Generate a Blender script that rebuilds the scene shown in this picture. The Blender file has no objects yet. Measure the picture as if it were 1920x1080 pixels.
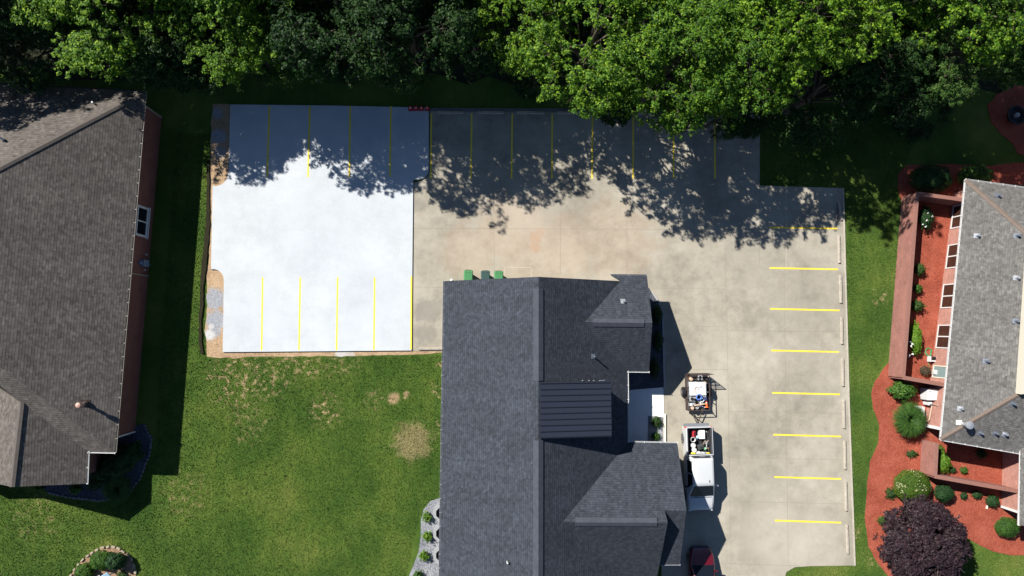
import bpy, bmesh, math, random
import numpy as np
from mathutils import Vector, Quaternion, Matrix
SC = bpy.context.scene
COL = SC.collection
R = math.radians
random.seed(7)
RNG = np.random.default_rng(11)

# ------------------------------------------------------------------ camera, sky, sun, exposure
H, F = 49.0, 1320.0
NAD = (880.0, 616.0)
n_c = Vector((NAD[0]-960, -(NAD[1]-540), -F)).normalized()
ROT = n_c.rotation_difference(Vector((0, 0, -1)))
cam_d = bpy.data.cameras.new('camera'); cam = bpy.data.objects.new('camera', cam_d); COL.objects.link(cam)
cam_d.sensor_width = 36.0; cam_d.lens = 36.0*F/1920; cam_d.clip_end = 2000
cam.location = (0, 0, H); cam.rotation_mode = 'QUATERNION'; cam.rotation_quaternion = ROT
SC.camera = cam
SC.render.resolution_x = 1024; SC.render.resolution_y = 576

ELEV = R(42.5)
SUN = Vector((-0.79*math.cos(ELEV), 0.613*math.cos(ELEV), math.sin(ELEV))).normalized()
world = bpy.data.worlds.new("World"); SC.world = world; world.use_nodes = True
wn = world.node_tree; sky = wn.nodes.new('ShaderNodeTexSky'); sky.sky_type = 'NISHITA'; sky.sun_disc = False
sky.sun_elevation = ELEV; sky.sun_rotation = math.atan2(SUN.x, SUN.y)
sky.air_density = 0.8; sky.dust_density = 0.1; sky.ozone_density = 3.0
bg = wn.nodes['Background']; bg.inputs[1].default_value = 0.057
wn.links.new(sky.outputs[0], bg.inputs[0])
sl = bpy.data.lights.new('sun', 'SUN'); sl.energy = 5.0; sl.angle = R(0.53); sl.color = (1.0, 0.95, 0.87)
so = bpy.data.objects.new('sun', sl); COL.objects.link(so); so.rotation_mode = 'QUATERNION'
so.rotation_quaternion = SUN.to_track_quat('Z', 'Y')
SC.view_settings.view_transform = 'Standard'; SC.view_settings.look = 'None'; SC.view_settings.gamma = 1
SC.view_settings.exposure = 1.0

def ray(u, v):
    return ROT @ Vector((u-960, -(v-540), -F))
def at(u, v, z=0.0):
    d = ray(u, v); t = (z-H)/d.z
    return Vector((d.x*t, d.y*t, z))
def pix(p):
    c = ROT.inverted() @ (Vector(p)-Vector((0, 0, H)))
    return (960+F*c.x/-c.z, 540-F*c.y/-c.z)

# ------------------------------------------------------------------ object helpers
def tag(o, label=None, cat=None, group=None, kind=None):
    if label: o['label'] = label
    if cat: o['category'] = cat
    if group: o['group'] = group
    if kind: o['kind'] = kind
    return o
def thing(name, label, cat, loc=(0, 0, 0), rz=0, group=None):
    o = bpy.data.objects.new(name, None); COL.objects.link(o); o.location = loc; o.rotation_euler = (0, 0, rz)
    o.empty_display_size = 0.3
    return tag(o, label, cat, group)
def copy_tree(o, parent=None):
    c = o.copy(); COL.objects.link(c); c.parent = parent
    for ch in [x for x in bpy.data.objects if x.parent == o]:
        copy_tree(ch, c)
    return c
def wloc(o):
    v = Vector((0, 0, 0))
    while o is not None:
        v += o.location; o = o.parent
    return v

class MB:
    def __init__(s): s.v = []; s.f = []; s.uv = []
    def add(s, verts, faces, uvs=None):
        b = len(s.v); s.v += [tuple(x) for x in verts]
        for i, f in enumerate(faces):
            s.f.append([b+k for k in f])
            s.uv.append(uvs[i] if uvs else None)
        return s
    def box(s, c, d, rz=0, rx=0, ry=0):
        x, y, z = d[0]/2, d[1]/2, d[2]/2
        M = Matrix.Rotation(rz, 3, 'Z') @ Matrix.Rotation(ry, 3, 'Y') @ Matrix.Rotation(rx, 3, 'X')
        vs = [M @ Vector((a*x, b*y, e*z)) + Vector(c) for a in (-1, 1) for b in (-1, 1) for e in (-1, 1)]
        return s.add(vs, [(0, 1, 3, 2), (4, 6, 7, 5), (0, 4, 5, 1), (2, 3, 7, 6), (0, 2, 6, 4), (1, 5, 7, 3)])
    def prism(s, pts, z0, z1):
        n = len(pts)
        if sum(pts[i][0]*pts[(i+1) % n][1]-pts[(i+1) % n][0]*pts[i][1] for i in range(n)) < 0: pts = pts[::-1]
        vs = [(p[0], p[1], z0) for p in pts]+[(p[0], p[1], z1) for p in pts]
        return s.add(vs, [tuple(range(n-1, -1, -1)), tuple(range(n, 2*n))]+[(i, (i+1) % n, n+(i+1) % n, n+i) for i in range(n)])
    def tube(s, pts, rad, n=8, cap=True):
        pts = [Vector(p) for p in pts]
        if not isinstance(rad, (list, tuple)): rad = [rad]*len(pts)
        vs = []
        for i, p in enumerate(pts):
            t = (pts[min(i+1, len(pts)-1)]-pts[max(i-1, 0)]).normalized()
            a = Vector((0, 0, 1)) if abs(t.z) < .9 else Vector((1, 0, 0))
            x = t.cross(a).normalized(); y = t.cross(x)
            for k in range(n):
                q = 2*math.pi*k/n; vs.append(p+(x*math.cos(q)+y*math.sin(q))*rad[i])
        fs = [(i*n+k, i*n+(k+1) % n, (i+1)*n+(k+1) % n, (i+1)*n+k) for i in range(len(pts)-1) for k in range(n)]
        if cap: fs += [tuple(range(n-1, -1, -1)), tuple(range((len(pts)-1)*n, len(pts)*n))]
        return s.add(vs, fs)
    def loft(s, rings):
        n = len(rings[0]); vs = [p for r in rings for p in r]
        fs = [(i*n+k, i*n+(k+1) % n, (i+1)*n+(k+1) % n, (i+1)*n+k) for i in range(len(rings)-1) for k in range(n)]
        fs += [tuple(range(n-1, -1, -1)), tuple(range((len(rings)-1)*n, len(rings)*n))]
        return s.add(vs, fs)
    def lathe(s, prof, c=(0, 0, 0), n=20, cap=True):
        rings = [[(c[0]+r*math.cos(2*math.pi*k/n), c[1]+r*math.sin(2*math.pi*k/n), c[2]+z) for k in range(n)] for r, z in prof]
        return s.loft(rings) if cap else s.add([p for r in rings for p in r], [(i*n+k, i*n+(k+1) % n, (i+1)*n+(k+1) % n, (i+1)*n+k) for i in range(len(rings)-1) for k in range(n)])
    def build(s, name, m, parent=None, world=False, smooth=False, bevel=0, seg=2):
        me = bpy.data.meshes.new(name); off = wloc(parent) if (world and parent) else Vector((0, 0, 0))
        me.from_pydata([(x-off.x, y-off.y, z-off.z) for x, y, z in s.v], [], s.f)
        if any(s.uv):
            uvl = me.uv_layers.new(name='UVMap'); li = 0
            for f, uv in zip(s.f, s.uv):
                for k in range(len(f)):
                    uvl.data[li].uv = uv[k] if uv else (0.01*k, 0); li += 1
        me.materials.append(m)
        o = bpy.data.objects.new(name, me); COL.objects.link(o); o.parent = parent
        if bevel:
            bm = bmesh.new(); bm.from_mesh(me); bmesh.ops.remove_doubles(bm, verts=bm.verts, dist=1e-5)
            es = [e for e in bm.edges if len(e.link_faces) == 2 and e.calc_face_angle(0) > 0.5]
            bmesh.ops.bevel(bm, geom=es, offset=bevel, segments=seg, affect='EDGES', profile=0.5, clamp_overlap=True)
            bmesh.ops.recalc_face_normals(bm, faces=bm.faces); bm.to_mesh(me); bm.free()
        if smooth:
            me.polygons.foreach_set('use_smooth', [True]*len(me.polygons))
            try: me.set_sharp_from_angle(angle=R(40))
            except Exception: pass
        return o

def np_mesh(name, V, FQ, m, parent=None, normals_smooth=False):
    me = bpy.data.meshes.new(name); k = FQ.shape[1]
    me.vertices.add(len(V)); me.vertices.foreach_set('co', V.astype(np.float32).ravel())
    me.loops.add(FQ.size); me.loops.foreach_set('vertex_index', FQ.astype(np.int32).ravel())
    me.polygons.add(len(FQ)); me.polygons.foreach_set('loop_start', np.arange(0, FQ.size, k, dtype=np.int32))
    me.update(calc_edges=True); me.materials.append(m)
    o = bpy.data.objects.new(name, me); COL.objects.link(o); o.parent = parent
    return o

# ------------------------------------------------------------------ materials
class NT:
    def __init__(s, name):
        s.m = bpy.data.materials.new(name); s.m.use_nodes = True; s.t = s.m.node_tree
        s.b = s.t.nodes['Principled BSDF']
    def n(s, typ, **kw):
        nd = s.t.nodes.new(typ)
        for k, v in kw.items():
            if k.startswith('i_'): nd.inputs[k[2:].replace('_', ' ')].default_value = v
            else: setattr(nd, k, v)
        return nd
    def l(s, a, b): s.t.links.new(a, b)
    def noise(s, vec, scale, detail=3, rough=.6):
        nd = s.n('ShaderNodeTexNoise'); nd.inputs['Scale'].default_value = scale; nd.inputs['Detail'].default_value = detail
        nd.inputs['Roughness'].default_value = rough
        if vec is not None: s.l(vec, nd.inputs['Vector'])
        return nd.outputs['Fac']
    def ramp(s, fac, stops):
        nd = s.n('ShaderNodeValToRGB'); cr = nd.color_ramp
        while len(cr.elements) < len(stops): cr.elements.new(.5)
        for e, (p, c) in zip(cr.elements, stops):
            e.position = p; e.color = (c, c, c, 1) if isinstance(c, (int, float)) else (*c, 1)
        s.l(fac, nd.inputs[0]); return nd.outputs['Color']
    def mix(s, fac, a, b, mode='MIX'):
        nd = s.n('ShaderNodeMix', data_type='RGBA', blend_type=mode)
        if isinstance(fac, (int, float)): nd.inputs[0].default_value = fac
        else: s.l(fac, nd.inputs[0])
        for i, c in ((6, a), (7, b)):
            if isinstance(c, tuple): nd.inputs[i].default_value = (*c, 1)
            else: s.l(c, nd.inputs[i])
        return nd.outputs[2]
    def math(s, op, a, b=None, c=None):
        nd = s.n('ShaderNodeMath', operation=op)
        for i, x in enumerate((a, b, c)):
            if x is None: continue
            if isinstance(x, (int, float)): nd.inputs[i].default_value = x
            else: s.l(x, nd.inputs[i])
        return nd.outputs[0]
    def bump(s, h, strength=.4, dist=.02):
        nd = s.n('ShaderNodeBump'); nd.inputs['Strength'].default_value = strength; nd.inputs['Distance'].default_value = dist
        s.l(h, nd.inputs['Height']); s.l(nd.outputs[0], s.b.inputs['Normal'])
    def pos(s): return s.n('ShaderNodeNewGeometry').outputs['Position']
    def obj(s): return s.n('ShaderNodeTexCoord').outputs['Object']
    def color(s, c):
        if isinstance(c, tuple): s.b.inputs['Base Color'].default_value = (*c, 1)
        else: s.l(c, s.b.inputs['Base Color'])
    def rough(s, r, spec=None):
        s.b.inputs['Roughness'].default_value = r
        if spec is not None: s.b.inputs['Specular IOR Level'].default_value = spec

def plain(name, c, r=.6, metal=0, var=.15, scale=6, coat=0, spec=.4):
    t = NT(name); p = t.obj(); f = t.noise(p, scale, 4)
    t.color(t.mix(f, tuple(x*(1-var) for x in c), tuple(min(1, x*(1+var)) for x in c)))
    t.rough(r, spec); t.b.inputs['Metallic'].default_value = metal; t.b.inputs['Coat Weight'].default_value = coat
    return t.m
def granular(name, stops, scale, big=.6, r=.95, bump=.6, dist=.03):
    t = NT(name); p = t.pos(); a = t.noise(p, scale, 4, .7); b = t.noise(p, big, 3)
    f = t.math('ADD', t.math('MULTIPLY', a, .75), t.math('MULTIPLY', b, .3))
    t.color(t.ramp(f, stops)); t.rough(r, .2); t.bump(a, bump, dist); return t.m

def spots_mask(t, p, spots, nscale=3.0, namp=.5):
    """ragged round patches of a surface's own colour, given as (x, y, radius, strength)"""
    nz = t.noise(p, nscale, 5, .7); sx = t.n('ShaderNodeSeparateXYZ'); t.l(p, sx.inputs[0]); tot = None
    for (x, y, r, s) in spots:
        dx = t.math('MULTIPLY', t.math('SUBTRACT', sx.outputs[0], x), 1/r); dy = t.math('MULTIPLY', t.math('SUBTRACT', sx.outputs[1], y), 1/r)
        d = t.math('SQRT', t.math('ADD', t.math('MULTIPLY', dx, dx), t.math('MULTIPLY', dy, dy)))
        d = t.math('ADD', d, t.math('MULTIPLY', t.math('SUBTRACT', nz, .5), namp*3))
        mr = t.n('ShaderNodeMapRange', interpolation_type='SMOOTHSTEP'); t.l(d, mr.inputs[0])
        mr.inputs[1].default_value = 1.15; mr.inputs[2].default_value = .55; mr.inputs[3].default_value = 0; mr.inputs[4].default_value = s
        tot = mr.outputs[0] if tot is None else t.math('MAXIMUM', tot, mr.outputs[0])
    return tot
def pxspots(L): return [(at(u, v).x, at(u, v).y, r/27.0, s) for u, v, r, s in L]

LAWN_SOLID = pxspots([(738, 746, 12, .95), (762, 738, 6, .8), (774, 828, 38, .5), (760, 745, 4, .7)])
LAWN_SPOTS = pxspots([(452, 712, 62, 1.0), (500, 678, 70, .9), (580, 688, 26, 1.0), (448, 760, 30, .7), (612, 770, 36, .9),
    (700, 750, 22, .6), (823, 730, 16, 1.0), (825, 690, 12, .9), (822, 800, 12, .9), (345, 925, 45, .35), (70, 970, 50, .35),
    (470, 800, 40, .45), (1650, 560, 20, .7), (1640, 1040, 24, .8), (640, 675, 40, .6), (410, 700, 30, .8), (1605, 1000, 12, .8)])
def lawn_color(t):
    p = t.pos()
    a = t.noise(p, .22, 3, .6); b = t.noise(p, 1.3, 4, .7); c = t.noise(p, 9, 4, .75)
    mp = t.n('ShaderNodeMapping'); mp.inputs['Scale'].default_value = (1.7, .12, 1); t.l(p, mp.inputs[0]); sk = t.noise(mp.outputs[0], 1.0, 3, .6)
    f = t.math('ADD', t.math('ADD', t.math('MULTIPLY', a, .85), t.math('MULTIPLY', b, .30)), t.math('ADD', t.math('MULTIPLY', c, .24), t.math('MULTIPLY', t.math('SUBTRACT', sk, .5), .22)))
    g = t.ramp(f, [(.44, (.026, .060, .010)), (.62, (.043, .084, .014)), (.76, (.068, .110, .019)), (.92, (.11, .140, .030))])
    st = t.ramp(t.noise(p, 2.6, 7, .72), [(.52, 0.0), (.58, .75), (.64, 1.0)])
    dry = t.ramp(t.noise(p, .42, 4, .7), [(.50, 0.0), (.75, .5)])
    m1 = t.math('MULTIPLY', dry, t.ramp(t.noise(p, 4.5, 5, .8), [(.50, 0.0), (.64, 1.0)]))
    sm = t.math('MULTIPLY', spots_mask(t, p, LAWN_SPOTS, 1.2, .5), st)
    so_ = spots_mask(t, p, LAWN_SOLID, 1.6, .5)
    m = t.math('MAXIMUM', t.math('MULTIPLY', m1, .28), t.math('MAXIMUM', sm, so_))
    dirt = t.ramp(t.noise(p, 14, 3, .7), [(.35, (.17, .13, .06)), (.5, (.30, .22, .12)), (.68, (.50, .37, .24))])
    return t.mix(m, g, dirt), p
t = NT('lawn'); c_, p_ = lawn_color(t); t.color(c_); t.rough(.95, .1); t.bump(t.noise(p_, 22, 4, .8), .9, .05); M_lawn = t.m
t = NT('grass_blades'); c_, p_ = lawn_color(t)
isl = t.n('ShaderNodeNewGeometry').outputs['Random Per Island']
t.color(t.mix(1.0, c_, t.ramp(isl, [(0, (.78, .80, .76)), (.6, (1.08, 1.10, 1.05)), (1, (1.5, 1.45, 1.4))]), 'MULTIPLY')); t.rough(.7, .25); M_blade = t.m

def shingles(name, cols, mortar, bw=.33, rh=.15, tint=None, msize=.012, big=(.85, 1.12), line_=.5, bm=.8):
    t = NT(name); uv = t.n('ShaderNodeUVMap').outputs[0]
    def brick(off_, bw_, c1, c2):
        mp = t.n('ShaderNodeMapping'); t.l(uv, mp.inputs[0]); mp.inputs['Location'].default_value = (off_, 0, 0)
        b = t.n('ShaderNodeTexBrick'); t.l(mp.outputs[0], b.inputs['Vector'])
        b.inputs['Scale'].default_value = 1; b.inputs['Brick Width'].default_value = bw_; b.inputs['Row Height'].default_value = rh
        b.inputs['Mortar Size'].default_value = msize; b.inputs['Mortar Smooth'].default_value = .3; b.offset = .5; b.inputs['Bias'].default_value = 0
        b.inputs['Color1'].default_value = (*c1, 1); b.inputs['Color2'].default_value = (*c2, 1); b.inputs['Mortar'].default_value = (*mortar, 1)
        return b
    b = brick(0, bw, cols[0], cols[1]); b2 = brick(.13, bw*.61, (.8, .8, .8), (1.35, 1.35, 1.35)); b2.inputs['Mortar'].default_value = (1, 1, 1, 1)
    pz = t.noise(uv, 2.6, 4, .8); pb = t.noise(uv, .28, 3)
    col = t.mix(.8, b.outputs['Color'], b2.outputs['Color'], 'MULTIPLY')
    col = t.mix(.8, col, t.ramp(pz, [(.3, .86), (.55, 1.0), (.70, 1.38)]), 'MULTIPLY')
    col = t.mix(1, col, t.ramp(pb, [(.3, big[0]), (.7, big[1])]), 'MULTIPLY')
    mpr = t.n('ShaderNodeMapping'); t.l(uv, mpr.inputs[0]); mpr.inputs['Scale'].default_value = (1.6, .12, 1)
    col = t.mix(1, col, t.ramp(t.noise(mpr.outputs[0], 1.0, 4, .7), [(.3, .86), (.7, 1.12)]), 'MULTIPLY')
    col = t.mix(.6, col, t.ramp(t.noise(uv, 40, 2), [(.3, .7), (.7, 1.3)]), 'MULTIPLY')
    # each course's lower edge stands proud, with its shadow line darkened into the colour
    sx = t.n('ShaderNodeSeparateXYZ'); t.l(uv, sx.inputs[0])
    saw = t.math('SUBTRACT', 1.0, t.math('FRACT', t.math('DIVIDE', sx.outputs[1], rh)))
    jit = t.math('MULTIPLY', t.math('SUBTRACT', b2.outputs['Color'], 1.0), .35)
    line = t.ramp(t.math('ADD', saw, jit), [(.02, line_), (.24, 1.0)])
    col = t.mix(1, col, line, 'MULTIPLY')
    t.color(col); t.rough(.9, .25)
    t.bump(saw, .55, .012)
    return t.m
M_roof_brown = shingles('brown_shingles', ((.106, .095, .086), (.078, .069, .062)), (.078, .070, .063), .30, .155, msize=.006, line_=.48)
M_roof_char = shingles('charcoal_shingles', ((.037, .043, .057), (.027, .032, .042)), (.024, .027, .036), .26, .15, msize=.006, big=(.85, 1.12), line_=.5)
M_roof_grey = shingles('grey_shingles', ((.122, .118, .113), (.092, .090, .087)), (.10, .098, .095), .26, .15, msize=.006, line_=.72)
M_cap_tan = plain('tan_hip_shingles', (.13, .10, .082), .9, var=.3, scale=5)

def bricks(name, c1, c2, mortar, sx_=.22, rh=.075, ms=.012):
    t = NT(name); uv = t.n('ShaderNodeUVMap').outputs[0]
    b = t.n('ShaderNodeTexBrick'); t.l(uv, b.inputs['Vector']); b.inputs['Scale'].default_value = 1
    b.inputs['Brick Width'].default_value = sx_; b.inputs['Row Height'].default_value = rh; b.inputs['Mortar Size'].default_value = ms
    b.inputs['Color1'].default_value = (*c1, 1); b.inputs['Color2'].default_value = (*c2, 1); b.inputs['Mortar'].default_value = (*mortar, 1)
    col = t.mix(.7, b.outputs['Color'], t.ramp(t.noise(uv, 1.2, 4), [(.3, .75), (.7, 1.2)]), 'MULTIPLY')
    t.color(col); t.rough(.85, .3); t.bump(b.outputs['Fac'], -.5, .01); return t.m
M_brick_red = bricks('red_brick', (.20, .055, .042), (.13, .035, .03), (.17, .10, .085))
M_brick_pink = bricks('pink_brick', (.36, .15, .115), (.25, .095, .075), (.36, .24, .20), .22, .085, .014)
M_brick_wall = bricks('garden_brick', (.27, .10, .08), (.20, .07, .055), (.26, .17, .14), .22, .085, .012)

# concretes
t = NT('old_concrete'); p = t.pos()
a = t.noise(p, .16, 4, .6); b = t.noise(p, 1.1, 5, .7); c = t.noise(p, 18, 4, .8)
f = t.math('ADD', t.math('ADD', t.math('MULTIPLY', a, .55), t.math('MULTIPLY', b, .35)), t.math('MULTIPLY', c, .16))
base = t.ramp(f, [(.40, (.185, .17, .138)), (.53, (.282, .26, .212)), (.66, (.35, .325, .272))])
rust = spots_mask(t, p, pxspots([(960, 430, 80, .22), (1060, 460, 70, .22), (1150, 450, 90, .18), (880, 470, 60, .18), (1000, 500, 80, .18)]), 1.1, .6)
base = t.mix(rust, base, (.42, .28, .185))
stn = spots_mask(t, p, pxspots([(1006, 446, 14, .34), (1003, 462, 13, .32), (1014, 434, 10, .25)]), 1.6, .6)
base = t.mix(stn, base, (.36, .19, .10))
grime = spots_mask(t, p, pxspots([(806, 580, 34, .55), (798, 625, 26, .5), (785, 385, 18, .35), (1165, 335, 30, .3), (1500, 560, 110, .25), (1420, 470, 90, .22), (1520, 700, 90, .16),
     (1410, 900, 90, .16), (1060, 370, 90, .16), (880, 360, 80, .15)]), .8, .8)
base = t.mix(grime, base, (.15, .14, .125))
pale = spots_mask(t, p, pxspots([(1138, 518, 16, .25), (1000, 380, 60, .2), (1530, 1030, 70, .35), (1450, 1000, 60, .25), (790, 345, 14, .4)]), 1.1, .8)
base = t.mix(pale, base, (.46, .42, .36))
crk = t.ramp(t.noise(p, .9, 8, .85), [(.492, 0.0), (.5, .22), (.508, 0.0)])
base = t.mix(crk, base, (.10, .09, .08))
chalk = t.ramp(t.noise(p, 7, 6, .85), [(.70, 0.0), (.76, .5)])
base = t.mix(chalk, base, (.50, .47, .42))
t.color(base); t.rough(.9, .2); t.bump(c, .3, .01); M_old = t.m
t = NT('new_concrete'); p = t.pos()
f = t.math('ADD', t.math('MULTIPLY', t.noise(p, .35, 5, .7), .7), t.math('MULTIPLY', t.noise(p, 9, 4, .8), .3))
mp = t.n('ShaderNodeMapping'); mp.inputs['Scale'].default_value = (.4, 14, 1); t.l(p, mp.inputs[0])
base = t.ramp(f, [(.40, (.37, .393, .412)), (.5, (.410, .436, .456)), (.60, (.44, .466, .485))])
base = t.mix(t.math('MULTIPLY', t.noise(mp.outputs[0], 1.2, 3), .30), base, (.37, .41, .46))
st = spots_mask(t, p, pxspots([(690, 240, 40, .45), (765, 235, 32, .4), (640, 215, 16, .25), (600, 420, 120, .15), (480, 600, 70, .14), (700, 560, 90, .14), (740, 400, 60, .12)]), 1.3, .8)
base = t.mix(st, base, (.30, .34, .40))
t.color(base); t.rough(.85, .2); M_new = t.m
t = NT('yellow_paint'); p = t.pos(); w = t.noise(p, 8, 6, .8)
t.color(t.mix(t.ramp(w, [(.50, 0.0), (.66, .8)]), (.76, .56, .024), (.42, .35, .17))); t.rough(.6, .3); M_yel = t.m
M_joint = plain('joint_shadow', (.19, .168, .135), .95)  # darker strip colour for the joints between slabs
M_patchjoint = plain('pale_joint', (.40, .36, .30), .95)
M_kerbc = granular('kerb_concrete', [(.3, (.26, .24, .20)), (.7, (.42, .39, .33))], 9, 1)
M_walk = granular('walk_concrete', [(.3, (.52, .53, .53)), (.7, (.64, .65, .66))], 9, .6, bump=.2)
M_dirt = None
t = NT('dirt_and_gravel'); p = t.pos(); a = t.noise(p, 7, 6, .8); b = t.noise(p, .8, 3)
f = t.math('ADD', t.math('MULTIPLY', a, .7), t.math('MULTIPLY', b, .3))
base = t.ramp(f, [(.35, (.17, .11, .07)), (.5, (.33, .23, .14)), (.66, (.44, .33, .22))])
gv = spots_mask(t, p, pxspots([(403, 560, 22, .95), (405, 600, 22, .95), (410, 255, 16, .9), (402, 620, 14, .9), (408, 212, 12, .9), (413, 285, 14, .6)]), 3, .5)
base = t.mix(gv, base, t.ramp(t.noise(p, 16, 4, .8), [(.35, (.15, .165, .19)), (.65, (.34, .36, .40))]))
wh = spots_mask(t, p, pxspots([(393, 628, 11, 1.0), (396, 612, 6, .8), (640, 664, 12, .8), (655, 665, 10, .6)]), 4, .4)
base = t.mix(wh, base, (.42, .42, .42)); t.color(base); t.rough(.95, .15); t.bump(a, .9, .06); M_dirt = t.m
M_mulch = granular('red_mulch', [(.34, (.10, .022, .013)), (.52, (.245, .056, .033)), (.68, (.36, .11, .07))], 16, .8, bump=.9, dist=.05)
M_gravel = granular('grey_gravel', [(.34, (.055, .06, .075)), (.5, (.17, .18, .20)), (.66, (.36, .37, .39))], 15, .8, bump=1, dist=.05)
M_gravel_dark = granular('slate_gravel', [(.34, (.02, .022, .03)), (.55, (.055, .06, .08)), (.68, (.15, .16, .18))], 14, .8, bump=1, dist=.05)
M_brownmulch = granular('brown_mulch', [(.34, (.09, .05, .03)), (.52, (.23, .15, .095)), (.68, (.36, .26, .17))], 15, .8, bump=.9, dist=.05)
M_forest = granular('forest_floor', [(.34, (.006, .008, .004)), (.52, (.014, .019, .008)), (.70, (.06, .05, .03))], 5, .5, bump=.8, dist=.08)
M_stone = plain('edging_stone', (.27, .23, .17), .9, var=.3)
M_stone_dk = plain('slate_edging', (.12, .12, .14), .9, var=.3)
M_white = plain('white_trim', (.52, .52, .52), .5, var=.06)
M_cream = plain('cream_trim', (.62, .58, .48), .6, var=.08)
M_gut_grey = plain('grey_gutter', (.22, .23, .25), .45, var=.1)
M_gut_tan = plain('tan_gutter', (.24, .22, .19), .5, var=.1)
M_gut_lt = plain('pale_gutter', (.55, .56, .56), .4, var=.1)
M_fascia_dk = plain('dark_fascia', (.03, .032, .04), .6)
M_wall_dk = plain('slate_siding', (.10, .11, .13), .8)
M_metal_roof = plain('standing_seam_metal', (.022, .026, .042), .5, var=.06, spec=.5)
M_seam = plain('seam_metal', (.012, .013, .02), .5)
M_galv = plain('galvanised', (.42, .44, .47), .35, metal=.6)
M_lead = plain('dull_lead', (.16, .18, .22), .5, metal=.4)
M_black = plain('black_plastic', (.012, .012, .014), .5)
M_dark_glass = plain('dark_glass', (.006, .009, .015), .2, var=.05, spec=.12)
M_glass_brown = plain('window_glass_over_blind', (.035, .018, .013), .12, var=.6, scale=2.5, spec=.5)
M_glass_blue = plain('frosted_glass', (.16, .22, .22), .25, var=.15, spec=.5)
M_rubber = plain('tyre_rubber', (.014, .014, .015), .85)
M_rim = plain('alloy_rim', (.35, .35, .37), .35, metal=.7)
M_carwhite = plain('white_car_paint', (.44, .46, .48), .3, var=.02, coat=.6)
M_carred = plain('dark_red_car_paint', (.09, .004, .010), .28, var=.08, coat=.9)
M_carblue = plain('deep_trim', (.012, .014, .05), .35, coat=.5)
M_lamp = plain('headlamp_lens', (.55, .57, .60), .15, spec=.8)
M_taillamp = plain('tail_lamp', (.45, .01, .01), .25)
M_bedliner = plain('bed_liner', (.018, .019, .023), .85)
M_bumper = plain('grey_bumper', (.14, .15, .17), .4)
M_rust = plain('rusty_steel', (.045, .030, .027), .75, var=.35, scale=9)
M_deck = plain('weathered_deck', (.055, .045, .042), .85, var=.35, scale=9)
M_bingreen = plain('green_bin_plastic', (.04, .17, .06), .6, var=.2)
M_bindark = plain('dark_green_bin_plastic', (.022, .055, .05), .5, var=.1)
M_red = plain('red_plastic', (.34, .02, .03), .45)
M_orange = plain('orange_plastic', (.75, .13, .02), .5)
M_yellow = plain('yellow_lid', (.85, .72, .02), .45)
M_blue = plain('blue_hose', (.07, .15, .42), .5, var=.3)
M_bluet = plain('pale_blue_plastic', (.30, .46, .58), .4)
M_whitep = plain('white_plastic', (.50, .51, .52), .45, var=.04)
M_greyp = plain('grey_plastic', (.26, .27, .28), .5)
M_green_hose = plain('green_hose', (.03, .24, .10), .45)
M_tan = plain('tan_plastic', (.45, .33, .24), .6)
M_bark = granular('bark', [(.3, (.035, .028, .02)), (.7, (.11, .09, .07))], 8, 1)
M_twig = plain('pale_twigs', (.20, .17, .14), .9, var=.3)
M_log = plain('grey_log', (.12, .105, .10), .9, var=.3)

def leafmat(name, dark, mid, light, trans=.35, osc=1.4, rough=.45):
    t = NT(name); g = t.n('ShaderNodeNewGeometry'); isl = g.outputs['Random Per Island']
    oi = t.n('ShaderNodeObjectInfo').outputs['Random']; nz = t.noise(t.obj(), osc, 3, .7)
    f = t.math('ADD', t.math('ADD', t.math('MULTIPLY', isl, .45), t.math('MULTIPLY', nz, .62)), t.math('MULTIPLY', oi, .12))
    col = t.ramp(f, [(.30, dark), (.60, mid), (.90, light)])
    t.color(col); t.rough(.6, .22)
    tr = t.n('ShaderNodeBsdfTranslucent'); t.l(t.mix(1, col, (1.5, 1.7, .7), 'MULTIPLY'), tr.inputs['Color'])
    mx = t.n('ShaderNodeMixShader'); mx.inputs[0].default_value = trans
    t.l(t.b.outputs[0], mx.inputs[1]); t.l(tr.outputs[0], mx.inputs[2])
    t.l(mx.outputs[0], t.t.nodes['Material Output'].inputs[0]); return t.m
M_cap_char = plain('charcoal_ridge_shingles', (.040, .045, .06), .9, var=.45, scale=3.2)
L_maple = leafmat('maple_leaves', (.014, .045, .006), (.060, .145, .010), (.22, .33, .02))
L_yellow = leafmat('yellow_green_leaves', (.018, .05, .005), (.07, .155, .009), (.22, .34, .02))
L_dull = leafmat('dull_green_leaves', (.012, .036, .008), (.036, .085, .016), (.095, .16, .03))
L_bluish = leafmat('dark_cool_leaves', (.005, .017, .006), (.013, .040, .008), (.034, .082, .014))  # leaf colour darkened to stand for the shade on these trees
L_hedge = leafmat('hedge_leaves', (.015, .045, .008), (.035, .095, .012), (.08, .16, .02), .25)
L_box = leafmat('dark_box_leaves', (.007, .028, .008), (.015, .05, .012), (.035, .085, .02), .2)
L_gold = leafmat('golden_shrub_leaves', (.02, .05, .006), (.055, .115, .012), (.12, .19, .02), .3)
L_lime = leafmat('lime_leaves', (.04, .10, .01), (.09, .19, .015), (.18, .27, .03), .3)
L_purple = leafmat('purple_leaves', (.010, .006, .010), (.020, .011, .015), (.044, .023, .029), .10, rough=.4)
L_bloom = leafmat('pale_blossom', (.16, .18, .08), (.26, .27, .14), (.38, .37, .22), .2)
L_grassy = leafmat('ornamental_grass', (.02, .06, .012), (.045, .11, .02), (.09, .17, .03), .25)
L_brownl = leafmat('dry_leaves', (.05, .035, .015), (.10, .08, .03), (.16, .14, .06), .2)

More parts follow.
